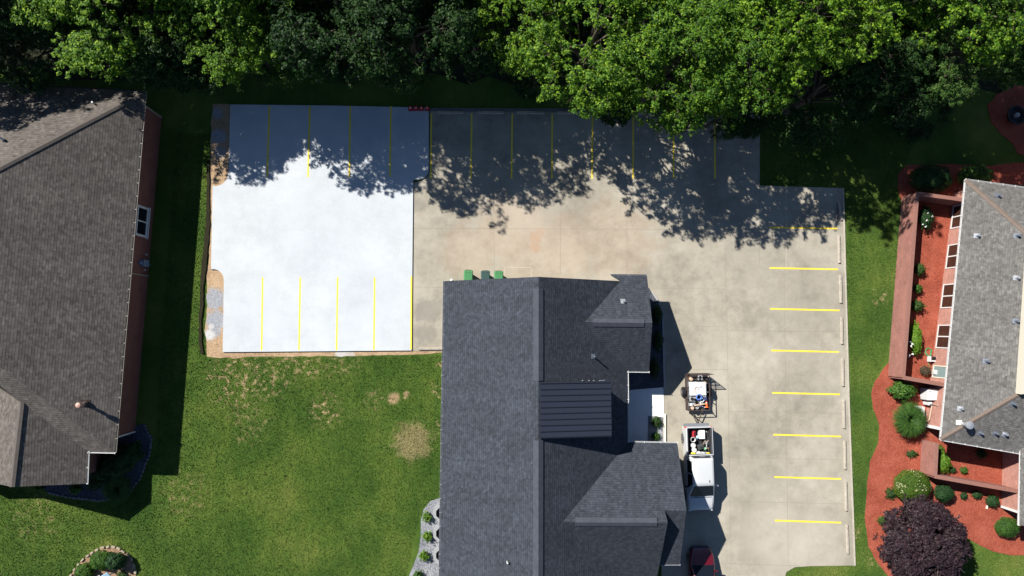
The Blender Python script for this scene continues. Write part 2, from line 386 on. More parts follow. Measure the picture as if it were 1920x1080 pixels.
# ------------------------------------------------------------------ the setting: ground, pavements, beds
def px(L, z=0.0): return [at(u, v, z) for u, v in L]
def sheet(name, pts, z0, z1, m, parent=None):
    return MB().prism([(p.x, p.y) for p in pts], z0, z1).build(name, m, parent, world=False)
g = MB(); S = 400
g.add([(-S, -S, 0), (S, -S, 0), (S, S, 0), (-S, S, 0)], [(0, 1, 2, 3)])
lawn = tag(g.build('lawn', M_lawn), kind='structure')
def rpx(L, seed=0, amp=.10, step=.6, z=0):
    """a px outline resampled in world space with a little raggedness"""
    rr = random.Random(seed); P = px(L, z); out = []
    for i, a in enumerate(P):
        b = P[(i+1) % len(P)]; n = max(1, int((b-a).length/step))
        for k in range(n):
            q = a.lerp(b, k/n); out.append(Vector((q.x+rr.uniform(-amp, amp), q.y+rr.uniform(-amp, amp), 0)))
    return out
ff = rpx([(-700, 60), (-30, 128), (250, 150), (420, 150), (700, 140), (800, 150), (1000, 150), (1150, 160), (1450, 190), (1700, 175), (1850, 170), (2300, 160), (2700, -900), (-1400, -900)], 3, .5, 1.5)
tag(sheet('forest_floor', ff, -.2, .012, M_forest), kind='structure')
OLD = [(806, 204), (1424, 207), (1424, 348), (1579, 353), (1583, 500), (1590, 760), (1601, 1060), (1520, 1061), (1490, 1063), (1474, 1072), (1466, 1100), (1462, 1300), (1240, 1300), (1240, 660), (773, 658), (773, 343), (790, 340), (803, 330), (805, 320)]
old = tag(sheet('old_parking_lot', px(OLD), -.2, .05, M_old), kind='structure')
def arc(c, r, a0, a1, n=7): return [(c[0]+r*math.cos(R(a0+(a1-a0)*k/n)), c[1]+r*math.sin(R(a0+(a1-a0)*k/n))) for k in range(n+1)]
NEW = [(433, 197), (620, 199), (804, 203), (804, 318)] + arc((785, 318), 19, 0, 90)[1:] + [(775, 338), (772, 657), (419, 660), (421, 530)] + \
      arc((401, 525), 20, 0, -90)[0:] + [(397, 505), (400, 349)] + arc((404, 325), 25, 90, 0)[0:] + [(430, 320)]
newp = tag(sheet('new_parking_lot', px(NEW), -.2, .14, M_new), kind='structure')
dz = rpx([(398, 196), (434, 196), (440, 260), (440, 500), (440, 640), (640, 650), (770, 650), (832, 650), (832, 662), (770, 666), (650, 668), (560, 668), (500, 667), (440, 672), (388, 668), (384, 620), (388, 570), (388, 510), (391, 480), (393, 400), (393, 345), (394, 300)], 5, .06, .4)
tag(sheet('dirt_verge', dz, -.2, .02, M_dirt), kind='structure')

def line_between(mb, a, b, w, z, zt=.004):
    d = (b-a); d.z = 0; d.normalize(); n = Vector((-d.y, d.x, 0))*w/2
    mb.prism([(a-n).to_tuple()[:2], (b-n).to_tuple()[:2], (b+n).to_tuple()[:2], (a+n).to_tuple()[:2]], z, z+zt)
def stripe(u0, v0, u1, v1, parent, z, w=.12):
    w *= .88
    mb = MB(); line_between(mb, at(u0, v0, z), at(u1, v1, z), w, z-.002, .006); mb.build('parking_line', M_yel, parent)
for ut, ub in ((505, 501), (581, 577.5), (656.5, 655), (733, 731)): stripe(ut, 199, ub, 332, newp, .14, .13)
for ut, ub in ((492.5, 490.5), (563, 560.5), (633, 631), (702.5, 701)): stripe(ut, 520, ub, 657, newp, .14)
stripe(771.3, 518, 770.6, 655, newp, .14)
for ut, ub in ((809, 807.5), (884.5, 883), (960.5, 959), (1035.5, 1034.5), (1111, 1110), (1187.5, 1187), (1263, 1263), (1340, 1340.5)): stripe(ut, 213, ub, 335, old, .05)
for u0, v0, u1, v1 in ((1442, 426.5, 1570, 428.5), (1443, 502.5, 1571, 505), (1444, 579, 1574, 582), (1446, 657, 1573, 660), (1448, 736.5, 1575, 739.5), (1450, 815, 1577, 818.5), (1452, 894.5, 1577, 898), (1453, 976, 1577, 980)):
    stripe(u0, v0, u1, v1, old, .05, .125)
jm = MB()
for L in (((775, 428), (1440, 431)), ((925, 338), (927, 512)), ((1050, 345), (1051, 515)), ((1175, 350), (1176, 515)), ((1362, 350), (1360, 541)), ((1220, 540), (1360, 542)), ((1362, 541), (1371, 1060)), ((1300, 693), (1366, 693)),
          ((1300, 612), (1362, 612)), ((1366, 771), (1583, 775)), ((1366, 858), (1590, 862)), ((1371, 1057), (1500, 1061)), ((1364, 620), (1583, 622)), ((1470, 500), (1478, 1055)), ((1368, 940), (1594, 945)), ((1345, 1057), (1371, 1057)), ((775, 538), (832, 539)),
          ((845, 340), (845, 430)), ((1300, 345), (1300, 430)), ((806, 270), (1424, 272)), ((1240, 860), (1366, 862)), ((1424, 349), (1424, 500))):
    line_between(jm, at(*L[0], .05), at(*L[1], .05), .016, .05, .003)
jm.build('control_joint', M_joint, old)
jm = MB()
for L in (((946, 501), (996, 502)), ((946, 501), (946, 520)), ((996, 502), (996, 524)), ((1474, 352), (1474, 500))):
    line_between(jm, at(*L[0], .05), at(*L[1], .05), .03, .05, .003)
jm.build('pale_joint', M_patchjoint, old)
jm = MB()
for L in (((401, 430), (772, 430)), ((590, 200), (588, 658)), ((402, 350), (800, 350))):
    line_between(jm, at(*L[0], .14), at(*L[1], .14), .012, .139, .003)
jm.build('control_joint', plain('faint_joint', (.38, .41, .44), .9), newp)
# kerb line round the east side of the old lot
km = MB()
for a, b in (((1580, 353), (1584, 500)), ((1584, 500), (1591, 760)), ((1591, 760), (1602, 1060))):
    line_between(km, at(*a), at(*b), .10, -.1, .19)
tag(km.build('kerb', M_kerbc), kind='structure')
km = MB(); line_between(km, at(806, 206), at(1424, 209), .25, -.1, .17); tag(km.build('kerb', plain('dark_kerb', (.12, .12, .12), .9)), kind='structure')

# walkway and beds by the centre building
tag(sheet('entrance_walk', px([(1170, 700), (1243, 700), (1245, 782), (1215, 780), (1214, 830), (1170, 840)], .05), -.1, .09, M_walk), kind='structure')
bedm = px([(1170, 520), (1216, 540), (1232, 566), (1241, 585), (1243, 726), (1170, 732)])
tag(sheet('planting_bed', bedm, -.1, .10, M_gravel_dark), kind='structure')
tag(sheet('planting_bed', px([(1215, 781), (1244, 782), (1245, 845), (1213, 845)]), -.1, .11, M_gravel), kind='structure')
GRAV = [(840, 934), (822, 934), (806, 940), (794, 955), (789, 975), (789, 1005), (784, 1035), (775, 1060), (765, 1085), (740, 1200), (840, 1200)]
tag(sheet('gravel_bed', rpx(GRAV, 2, .03, .5), -.1, .03, M_gravel), kind='structure')
km = MB(); P = px([(1222, 548), (1234, 566), (1242, 585), (1244, 690), (1246, 730)]);
for a, b in zip(P, P[1:]): line_between(km, a, b, .12, 0, .16)
tag(km.build('kerb', plain('grey_kerb', (.30, .30, .30), .9)), kind='structure')
km = MB(); line_between(km, at(1246, 776, .1), at(1246, 832, .1), .14, 0, .2); tag(km.build('kerb', M_cream), kind='structure')
# mulch beds at the right
MUL1 = [(1666, 680), (1640, 715), (1633, 740), (1637, 765), (1649, 800), (1646, 832), (1631, 868), (1625, 920), (1622, 970), (1628, 1025), (1645, 1055), (1668, 1085), (1700, 1100), (1780, 1085), (1812, 1035), (1812, 1008),
        (1828, 1018), (1858, 1032), (1895, 1042), (1925, 1040), (2100, 1000), (2100, 700), (1800, 600), (1800, 360), (1860, 345), (2100, 365), (2100, 300), (1900, 305), (1850, 312), (1780, 308), (1700, 310), (1684, 325), (1682, 352), (1688, 372), (1705, 400), (1690, 560), (1680, 640)]
tag(sheet('mulch_bed', rpx(MUL1, 9, .04, .4), -.1, .04, M_mulch), kind='structure')
tag(sheet('mulch_bed', rpx([(1868, 175), (1848, 205), (1856, 228), (1880, 250), (1905, 285), (1935, 300), (2100, 300), (2100, 150), (1900, 155)], 4, .18, .5), -.1, .04, M_mulch), kind='structure')
# bed at the bottom left, bed round the left house corner
BL = [(130, 1085), (137, 1072), (152, 1054), (170, 1038), (188, 1027), (208, 1023), (228, 1030), (245, 1043), (255, 1065), (255, 1090), (250, 1200), (120, 1200)]
tag(sheet('mulch_bed', rpx(BL, 6, .02, .5), -.1, .04, M_brownmulch), kind='structure')
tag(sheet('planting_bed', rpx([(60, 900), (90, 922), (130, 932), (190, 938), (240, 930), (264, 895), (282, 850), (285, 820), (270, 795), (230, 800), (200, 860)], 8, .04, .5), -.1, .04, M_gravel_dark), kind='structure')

# lawn edging: stones round beds
def stones(name, poly, m, size, label, cat, z=.04, seed=1, gap=1.0):
    rr = random.Random(seed); P = px(poly); mb = MB(); n_ = 0
    for a, b in zip(P, P[1:]):
        L = (b-a).length; k = max(1, int(L/(size*1.15*gap)))
        for i in range(k):
            q = a.lerp(b, (i+.5)/k); ang = math.atan2(b.y-a.y, b.x-a.x)+rr.uniform(-.25, .25)
            mb.box((q.x+rr.uniform(-.03, .03), q.y+rr.uniform(-.03, .03), z+.04), (size*rr.uniform(.7, 1.1), size*rr.uniform(.45, .65), .12), ang)
    o = mb.build(name, m, bevel=.02, seg=1); return tag(o, label, cat, kind='stuff')
stones('edging_stones', BL[:10], M_stone, .26, 'pale stones edging the round brown mulch bed at the bottom left', 'edging')
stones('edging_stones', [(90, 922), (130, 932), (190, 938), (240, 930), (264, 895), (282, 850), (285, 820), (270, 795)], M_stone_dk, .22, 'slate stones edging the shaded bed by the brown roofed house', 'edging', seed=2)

# grass blades: clipped tufts over the visible lawn
def inpoly(X, Y, P):
    c = np.zeros(len(X), bool); n = len(P)
    for i in range(n):
        x0, y0 = P[i].x, P[i].y; x1, y1 = P[(i+1) % n].x, P[(i+1) % n].y
        if y0 == y1: continue
        k = ((y0 > Y) != (y1 > Y)) & (X < (x1-x0)*(Y-y0)/(y1-y0)+x0); c ^= k
    return c
zones = [([(0, 905), (95, 930), (190, 945), (290, 850), (330, 250), (398, 250), (384, 600), (388, 672), (832, 666), (825, 930), (785, 975), (760, 1085), (-10, 1085)], 300),
         ([(1426, 200), (1750, 200), (1690, 320), (1700, 400), (1672, 640), (1630, 740), (1645, 810), (1622, 900), (1622, 1000), (1680, 1090), (1480, 1090), (1495, 1064), (1603, 1062), (1590, 700), (1583, 350), (1426, 347)], 300),
         ([(1810, 1015), (1860, 1035), (1925, 1045), (1925, 1090), (1780, 1090)], 300)]
holes = [px(OLD), px(NEW), dz, px(BL), px(GRAV), px(MUL1)]
VV = []
for poly, dens in zones:
    P = px(poly); xs = [p.x for p in P]; ys = [p.y for p in P]
    n = int((max(xs)-min(xs))*(max(ys)-min(ys))*dens)
    X = RNG.uniform(min(xs), max(xs), n); Y = RNG.uniform(min(ys), max(ys), n); k = inpoly(X, Y, P)
    for h_ in holes: k &= ~inpoly(X, Y, h_)
    VV.append(np.stack([X[k], Y[k]], 1))
B = np.concatenate(VV); n = len(B)
ang = RNG.uniform(0, 2*np.pi, n); hgt = RNG.uniform(.03, .085, n); w = RNG.uniform(.018, .035, n); lean = RNG.uniform(.02, .06, n); a2 = RNG.uniform(0, 2*np.pi, n)
V = np.zeros((n, 3, 3)); dx = np.cos(ang)*w; dy = np.sin(ang)*w
V[:, 0, 0] = B[:, 0]-dx; V[:, 0, 1] = B[:, 1]-dy; V[:, 1, 0] = B[:, 0]+dx; V[:, 1, 1] = B[:, 1]+dy
V[:, 2, 0] = B[:, 0]+np.cos(a2)*lean; V[:, 2, 1] = B[:, 1]+np.sin(a2)*lean; V[:, 2, 2] = hgt
gr = np_mesh('grass', V.reshape(-1, 3), np.arange(n*3).reshape(-1, 3), M_blade)
tag(gr, 'short mown green lawn grass around the parking lots', 'grass', kind='stuff')
# raised sod edge beside the new pavement, soil blackened to stand for its shadow
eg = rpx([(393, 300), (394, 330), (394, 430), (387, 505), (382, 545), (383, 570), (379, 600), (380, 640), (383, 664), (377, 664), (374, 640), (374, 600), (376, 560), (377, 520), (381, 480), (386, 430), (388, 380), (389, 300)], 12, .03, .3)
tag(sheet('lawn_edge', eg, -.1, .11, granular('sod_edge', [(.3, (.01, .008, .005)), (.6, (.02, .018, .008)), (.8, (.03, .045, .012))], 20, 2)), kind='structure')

# ------------------------------------------------------------------ roofs and walls
class Plane:
    def __init__(s, a, b, toward, pitch):
        s.a = Vector(a); d = Vector(b)-s.a; s.u = d.normalized()
        up = Vector((-d.y, d.x, 0)).normalized()
        if (Vector(toward)-s.a).dot(up) < 0: up = -up
        s.w = (up+Vector((0, 0, pitch))).normalized(); s.n = s.u.cross(s.w)
        if s.n.z < 0: s.n = -s.n
    def hit(s, u, v):
        d = ray(u, v); o = Vector((0, 0, H)); t = (s.a-o).dot(s.n)/d.dot(s.n); return o+d*t
    def drop(s, p):      # height of the plane over a ground point
        return Vector((p[0], p[1], s.a.z-((p[0]-s.a.x)*s.n.x+(p[1]-s.a.y)*s.n.y)/s.n.z))
    def uv(s, p): q = Vector(p)-s.a; return (q.dot(s.u), q.dot(s.w))
def isect(p1, p2, u=None, v=None):
    """point of the edge between two planes seen at column u (or row v)"""
    lo, hi = -400, 400
    d = p1.n.cross(p2.n).normalized()
    A = Matrix((p1.n, p2.n, d)); o = A.inverted() @ Vector((p1.n.dot(p1.a), p2.n.dot(p2.a), 0))
    f = (lambda q: pix(q)[0]-u) if u is not None else (lambda q: pix(q)[1]-v)
    lo, hi = -60, 60
    if f(o+d*lo) > f(o+d*hi): lo, hi = hi, lo
    for _ in range(60):
        m = (lo+hi)/2
        if f(o+d*m) < 0: lo = m
        else: hi = m
    return o+d*lo
def roof(faces, root, m, m_edge, thick=.09, name='roof'):
    mb = MB(); fb = MB(); cnt = {}
    K = lambda p: (round(p[0], 2), round(p[1], 2), round(p[2], 2))
    for pl, pts in faces:
        nrm = Vector((0, 0, 0))
        for i in range(len(pts)): nrm += Vector(pts[i]).cross(Vector(pts[(i+1) % len(pts)]))
        if nrm.z < 0: pts = pts[::-1]
        mb.add(pts, [tuple(range(len(pts)))], [[pl.uv(p) for p in pts]])
        for i in range(len(pts)):
            a, b = pts[i], pts[(i+1) % len(pts)]; k = (K(a), K(b)); cnt.setdefault(frozenset(k), []).append((a, b))
        low = [Vector(p)-Vector((0, 0, thick)) for p in pts][::-1]
        fb.add(low, [tuple(range(len(low)))])
    for k, L in cnt.items():
        if len(L) == 1:
            a, b = Vector(L[0][0]), Vector(L[0][1]); t_ = Vector((0, 0, thick))
            fb.add([a, b, b-t_, a-t_], [(3, 2, 1, 0)])
    r = mb.build(name, m, root, world=True); e = fb.build('fascia', m_edge, root, world=True)
    return r
def strip_along(root, name, m, a, b, w, h, lift=.0, parent_world=True):
    a, b = Vector(a), Vector(b); d = (b-a).normalized(); sd = Vector((-d.y, d.x, 0)).normalized()*w/2; up = Vector((0, 0, h)); l = Vector((0, 0, lift))
    mb = MB(); mb.add([a-sd+l, a+sd+l, a+sd+up+l, a-sd+up+l, b-sd+l, b+sd+l, b+sd+up+l, b-sd+up+l], [(0, 1, 2, 3), (7, 6, 5, 4), (0, 4, 5, 1), (1, 5, 6, 2), (2, 6, 7, 3), (3, 7, 4, 0)])
    return mb.build(name, m, root, world=True)
def gutter(root, m, a, b, out, r=.055, brackets=True):
    a, b = Vector(a), Vector(b); o = Vector(out)*.035; mb = MB()
    d = (b-a).normalized(); n = o.normalized()
    prof = [(-.03, .01), (-.03, -.07), (.03, -.07), (.045, .02), (.03, .02), (.02, -.05), (-.02, -.05), (-.02, .01)]
    rings = [[p+o+n*q[0]+Vector((0, 0, q[1]-.03)) for q in prof] for p in (a, b)]
    mb.loft(rings)
    if brackets:
        k = int((b-a).length/.85)
        for i in range(k+1):
            q = a.lerp(b, i/max(1, k)); mb.box(q+o+Vector((0, 0, .012)), (.11 if abs(n.x) > .5 else .04, .04 if abs(n.x) > .5 else .11, .015))
    return mb.build('gutter', m, root, world=True)
def ridge_vent(root, pa, pb, m, w=.32, pitch=.64, h=.05):
    a, b = Vector(pa), Vector(pb); d = (b-a).normalized(); s = Vector((-d.y, d.x, 0)).normalized()
    mb = MB(); ring = lambda p: [p-s*w+Vector((0, 0, -w*pitch-.01)), p-s*w+Vector((0, 0, -w*pitch+h)), p+Vector((0, 0, h)), p+s*w+Vector((0, 0, -w*pitch+h)), p+s*w+Vector((0, 0, -w*pitch-.01))]
    mb.loft([ring(a), ring(b)])
    k = int((b-a).length/.3)
    return mb.build('ridge_vent', m, root, world=True)
def uvwall(mb, a, b, z0, z1, za=None, zb=None):
    """vertical wall quad a->b with brick uv"""
    L = (Vector((b[0], b[1], 0))-Vector((a[0], a[1], 0))).length
    mb.add([(a[0], a[1], z0), (b[0], b[1], z0), (b[0], b[1], zb or z1), (a[0], a[1], za or z1)], [(0, 1, 2, 3)], [[(0, z0), (L, z0), (L, zb or z1), (0, za or z1)]])
def walls(root, pts, z0, z1, m, name='wall', gables=()):
    mb = MB(); n = len(pts)
    if sum(pts[i][0]*pts[(i+1) % n][1]-pts[(i+1) % n][0]*pts[i][1] for i in range(n)) < 0: pts = pts[::-1]
    for i in range(n): uvwall(mb, pts[i], pts[(i+1) % n], z0, z1)
    for a, b, pk in gables: 
        L = (Vector(b)-Vector(a)).length
        mb.add([(a[0], a[1], z1), (b[0], b[1], z1), tuple(pk)], [(0, 1, 2)], [[(0, z1), (L, z1), (L/2, pk[2])]])
    return mb.build(name, m, root, world=True)
def vent_pipe(parent, pl, u, v, r=.05, h=.35, m=M_galv, flash=True, cap=False, name='vent_pipe', bend=False):
    q = pl.hit(u, v); mb = MB()
    if bend:
        mb.tube([q-Vector((0, 0, .1)), q+Vector((0, 0, h*.7)), q+Vector((-.05, .05, h)), q+Vector((-.2, .12, h+.02)), q+Vector((-.28, .10, h-.08))], r, 8)
    else:
        mb.tube([q-Vector((0, 0, .1)), q+Vector((0, 0, h))], r, 10)
    if flash:
        sq = [q+pl.u*a*.16+pl.w*b*.18+pl.n*.012 for a, b in ((-1, -1), (1, -1), (1, 1), (-1, 1))]; mb.add(sq+[x+pl.n*.012 for x in sq], [(4, 5, 6, 7), (0, 1, 5, 4), (1, 2, 6, 5), (2, 3, 7, 6), (3, 0, 4, 7)])
    if cap: mb.lathe([(r*2.2, h-.06), (r*2.4, h-.02), (r*1.6, h+.08), (.01, h+.12)], q, 12)
    return mb.build(name, m, parent, world=True, smooth=True)

# ---- centre building with charcoal roof
cb = thing('office_building', 'long building with charcoal shingle roof and dark metal dormer between the lawn and parking lot', 'building', at(1000, 800, 0))
PT = .64
eW = [at(833, 527, 3.0), at(825, 1080, 3.0)]; eE = [at(1176.5, 696, 2.7), at(1178, 827, 2.7)]
pW = Plane(eW[0], eW[1], at(1000, 700), PT); pE = Plane(eE[0], eE[1], at(1000, 760), PT)
eN = [at(1145, 516, 2.7), at(1213, 516.5, 2.7)]
pN = Plane(eN[0], eN[1], at(1180, 600), PT); eNs = [at(1176.5, 696, 2.7), at(1217, 696.5, 2.7)]
pNs = Plane(eNs[0], eNs[1], at(1180, 600), PT)
eS = [at(1181, 830, 2.7), at(1270, 831, 2.7)]; pS = Plane(eS[0], eS[1], at(1200, 950), PT)
def mirror_plane(ridge_a, ridge_b, toward, pitch):   # plane falling from a ridge
    p = Plane(ridge_a, ridge_b, toward, -pitch); return p
# ridge of the main roof
rN = isect(pW, pE, v=519); r716 = isect(pW, pE, v=716); r822 = isect(pW, pE, v=822); rS = isect(pW, pE, v=1250)
W0, W1 = pW.hit(833, 527), pW.hit(822, 1250)
v527 = isect(pE, pN, v=527)
# north cross gable
gA = isect(pN, pNs, u=1090); gB = isect(pN, pNs, u=1223)
ridgeN_z = gB.z
vA = None
d_ = pN.n.cross(pNs.n); 
# meeting point of the cross ridge with the main east slope
def line_plane(p, d, pl):
    d = Vector(d); return p+d*((pl.a-p).dot(pl.n)/d.dot(pl.n))
gV = line_plane(gB, gA-gB, pE)
ne = [pN.hit(1145, 516), pN.hit(1213, 516.5)]
neV = line_plane(ne[0], ne[1]-ne[0], pE)
rkN = pE.hit(1163, 527)
seE, seC = pNs.hit(1217, 696.5), pE.hit(1176.5, 696)
# south cross gable
sA = pE.hit(1055, 979)
pSs = mirror_plane(sA, sA+eS[1]-eS[0], at(1100, 1200), PT)
dS = (eS[1]-eS[0]).normalized()
sB = sA+dS*((at(1252, 981, sA.z)-sA).dot(dS))
sEin = pE.hit(1177.5, 829)
def clipx(p, d, X): return p+d*((X-p.x)/d.x)
seS1 = pS.hit(1270, 831)
Xw = seS1.x
# north slope of the south gable, running out to the lower east wing
wR0 = None
pSw = pS
wz = pS.hit(1287, 957)            # east end of the lower wing's ridge
wRidgeE = wz; wRidgeW = Vector((sB.x, wz.y+(sB.x-wz.x)*dS.y/dS.x, wz.z))
pWs = mirror_plane(wRidgeW, wRidgeE, at(1260, 1200), .46)
wSE = pWs.hit(1275, 1058); wSW = pWs.hit(1244, 1057)
wSW = Vector((sB.x, wSE.y+(sB.x-wSE.x)*dS.y/dS.x, wSE.z))
n_up = line_plane(sEin, Vector((0, 0, 1)), pS)
# main south-east slope below the south gable: valley mirrored
vb = isect(pE, pSs, u=1177)
gs_far = Vector((sB.x, vb.y, 0)); gs_far = pSs.drop(gs_far)
pE_S = pE.drop((vb.x, W1.y)); rS2 = isect(pW, pE, v=1250)
faces = [
    (pW, [W0, W1, rS, r822, r716, rN]),
    (pE, [rN, gV if False else r716, r822, rS, pE_S, vb, sA, sEin, seC, gV, rkN]),
    (pN, [rkN, gV, gB, ne[1], ne[0]]),
    (pNs, [gV, seC, seE, gB]),
    (pS, [sEin, sA, sB, wRidgeW, wRidgeE, seS1]),
    (pSs, [sA, vb, gs_far, sB]),
    (pWs, [wRidgeW, wSW, wSE, wRidgeE]),
]
roof_cb = roof(faces, cb, M_roof_char, M_fascia_dk)
# gable face above the lower wing
mb = MB(); x_ = sB.x-.06
mb.add([(x_, sB.y, sB.z-.1), (x_, wRidgeW.y, wRidgeW.z-.05), (x_, wSW.y, wSW.z-.2), (x_, gs_far.y, gs_far.z-.15)], [(0, 1, 2, 3)]); mb.build('gable_wall', M_wall_dk, cb, world=True)
up3 = Vector((0, 0, .0))
ridge_vent(cb, isect(pW, pE, v=541), r716+(isect(pW, pE, v=714)-r716), M_cap_char, .30, PT)
ridge_vent(cb, isect(pW, pE, v=826), rS, M_cap_char, .30, PT)
ridge_vent(cb, gV.lerp(gB, .13), gV.lerp(gB, .88), M_cap_char, .26, PT)
ridge_vent(cb, sA.lerp(sB, .12), sA.lerp(sB, .90), M_cap_char, .26, PT)
# metal shed dormer
dw = [isect(pW, pE, v=716)+Vector((.25, 0, .08)), isect(pW, pE, v=822)+Vector((.25, 0, .08))]
dz_ = 5.05
de = [at(1145.5, 715, dz_), at(1147, 819, dz_)]
dw = [at(1013, 717, dw[0].z), at(1013, 823, dw[1].z)]
mb = MB(); th = .12
mb.add([dw[0], de[0], de[1], dw[1], dw[0]-Vector((0, 0, th)), de[0]-Vector((0, 0, th)), de[1]-Vector((0, 0, th)), dw[1]-Vector((0, 0, th))],
       [(3, 2, 1, 0), (4, 5, 6, 7), (0, 1, 5, 4), (1, 2, 6, 5), (2, 3, 7, 6), (3, 0, 4, 7)])
dorm = mb.build('dormer', M_metal_roof, cb, world=True)
mb = MB()
for k in range(0, 10):
    f = k/9*.96+.02; a, b = dw[0].lerp(dw[1], f), de[0].lerp(de[1], f); z = Vector((0, 0, .0))
    d = (b-a).normalized(); s_ = Vector((0, .018, 0)); h_ = Vector((0, 0, .045))
    mb.add([a-s_, a+s_, a+s_+h_, a-s_+h_, b-s_, b+s_, b+s_+h_, b-s_+h_], [(0, 1, 2, 3), (7, 6, 5, 4), (0, 4, 5, 1), (1, 5, 6, 2), (2, 6, 7, 3), (3, 7, 4, 0)])
mb.build('seam', M_seam, dorm, world=True)
mb = MB(); i_ = .3
dwi = [dw[0]+Vector((0, -i_, 0)), dw[1]+Vector((0, i_, 0))]; dei = [de[0]+Vector((-i_, -i_, 0)), de[1]+Vector((-i_, i_, 0))]
for a, b in ((dwi[0], dei[0]), (dei[0], dei[1]), (dei[1], dwi[1])):
    la, lb = pE.drop(a), pE.drop(b); mb.add([la-Vector((0, 0, .1)), lb-Vector((0, 0, .1)), b-Vector((0, 0, .1)), a-Vector((0, 0, .1))], [(0, 1, 2, 3)])
mb.build('dormer_wall', M_wall_dk, dorm, world=True)
# white flashing line on the ridge side of the dormer
for u in (1092, 1104, 1113): q = pE.hit(u, 713.5); MB().box(q+Vector((0, 0, .02)), (.09, .05, .03)).build('flashing', M_galv, cb, world=True)
q = pE.hit(1129, 713.3); MB().box(q+Vector((0, 0, .02)), (.5, .05, .03), ry=.57).build('flashing', M_galv, cb, world=True)
gutter(cb, M_gut_grey, W0, W1, (-1, 0, 0)); gutter(cb, M_gut_lt, seC, sEin, (1, 0, 0)); gutter(cb, M_gut_lt, seC, seE, (0, -1, 0)); gutter(cb, M_gut_lt, sEin, seS1, (0, 1, 0)); gutter(cb, M_gut_grey, ne[0], ne[1], (0, 1, 0))
gutter(cb, M_gut_grey, wSW, wSE, (0, -1, 0))
wp = [(W0.x+.4, W0.y-.45), (neV.x-.4, W0.y-.45), (neV.x-.4, ne[0].y-.4), (ne[1].x-.45, ne[1].y-.4), (seE.x-.45, seE.y+.4), (seC.x-.4, seC.y+.4), (sEin.x-.4, sEin.y-.4), (seS1.x-.45, seS1.y-.4), (wSE.x-.45, wSE.y+.4), (sB.x-.4, wSW.y+.4), (sB.x-.4, W1.y+1), (W0.x+.4, W1.y+1)]
mb = MB(); mb.prism([(sB.x-.4, wSW.y+.4), (wSE.x-.45, wSE.y+.4), (wSE.x-.45, wRidgeE.y), (sB.x-.4, wRidgeE.y)], 2.6, wSE.z-.12); mb.build('upper_wall', M_wall_dk, cb, world=True)
walls(cb, wp, 0, 2.62, M_wall_dk, gables=[((wp[3][0], wp[3][1]), (wp[4][0], wp[4][1]), (gB.x-.45, gB.y, gB.z-.25)), ((wp[7][0], wp[7][1]), (wp[8][0], wp[8][1]), (wRidgeE.x-.45, wRidgeE.y, wRidgeE.z-.25)),
      ((wp[1][0], wp[1][1]), (wp[0][0], wp[0][1]), (rN.x, wp[0][1], rN.z-.3))])
ys_ = W1.y+.35; mb = MB(); mb.add([(W0.x+.4, ys_, 0), (vb.x-.3, ys_, 0), (vb.x-.3, ys_, 2.75), (rS.x, ys_, rS.z-.2), (W0.x+.4, ys_, 3.1)], [(0, 1, 2, 3, 4)]); mb.build('gable_wall', M_wall_dk, cb, world=True)
vent_pipe(roof_cb, pN, 1168, 565, .06, .32, M_galv); vent_pipe(roof_cb, pE, 1112, 668, .05, .55, M_lead); vent_pipe(roof_cb, pW, 951, 1053, .05, .3, M_whitep, flash=False)
vent_pipe(roof_cb, pW, 835, 1210, .05, .3, M_whitep)

# ---- left house, brown roof
lh = thing('brick_house', 'red brick house with brown shingle hip roof at the left edge', 'house', at(100, 550, 0))
eE_ = [at(272.5, 172, 3.05), at(215.5, 848, 3.05)]; qE = Plane(*eE_, at(0, 500), .60)
eN_ = [at(272.5, 172, 3.05), at(0, 158, 3.05)]; qN = Plane(*eN_, at(100, 600), .60)
eS_ = [at(215.5, 848, 3.05), at(165, 847, 3.05)]; qS = Plane(*eS_, at(150, 500), .60)
hN = isect(qE, qN, u=-220); hS = isect(qE, qS, u=-220)
zr = min(hN.z, hS.z); hN = isect(qE, qN, u=0)
c0 = qE.hit(272.5, 172); c1 = qE.hit(215.5, 848)
def at_z(p1, p2, z):
    d = p1.n.cross(p2.n).normalized(); A = Matrix((p1.n, p2.n, d)); o = A.inverted() @ Vector((p1.n.dot(p1.a), p2.n.dot(p2.a), 0)); return o+d*((z-o.z)/d.z)
ZR = 9.0
rn, rs = at_z(qE, qN, ZR), at_z(qE, qS, ZR)
wz_ = at(-330, 150, 3.5)
nW = qN.drop((c0.x-22, wz_.y)); nW2 = Vector((rn.x-6, rn.y, ZR-.2))
eN2 = c0+(at(0, 158, 3.05)-c0)*2.2
eW_ = [eN2, eN2+Vector((0, -30, 0))]
qW = Plane(eN2, eN2+(c1-c0), rn, (ZR-3.05)/max(1, (rn.x-eN2.x)))
# south wing
wE = [at(165, 847, 3.0), at(162.5, 907, 3.0)]; qw = Plane(*wE, at(0, 880), .66)
wv = qw.hit(165, 847); wse = qw.hit(162.5, 907); wpk = qw.hit(22, 913); wtop = qw.hit(40, 755)
sEave = qS.hit(165, 847)
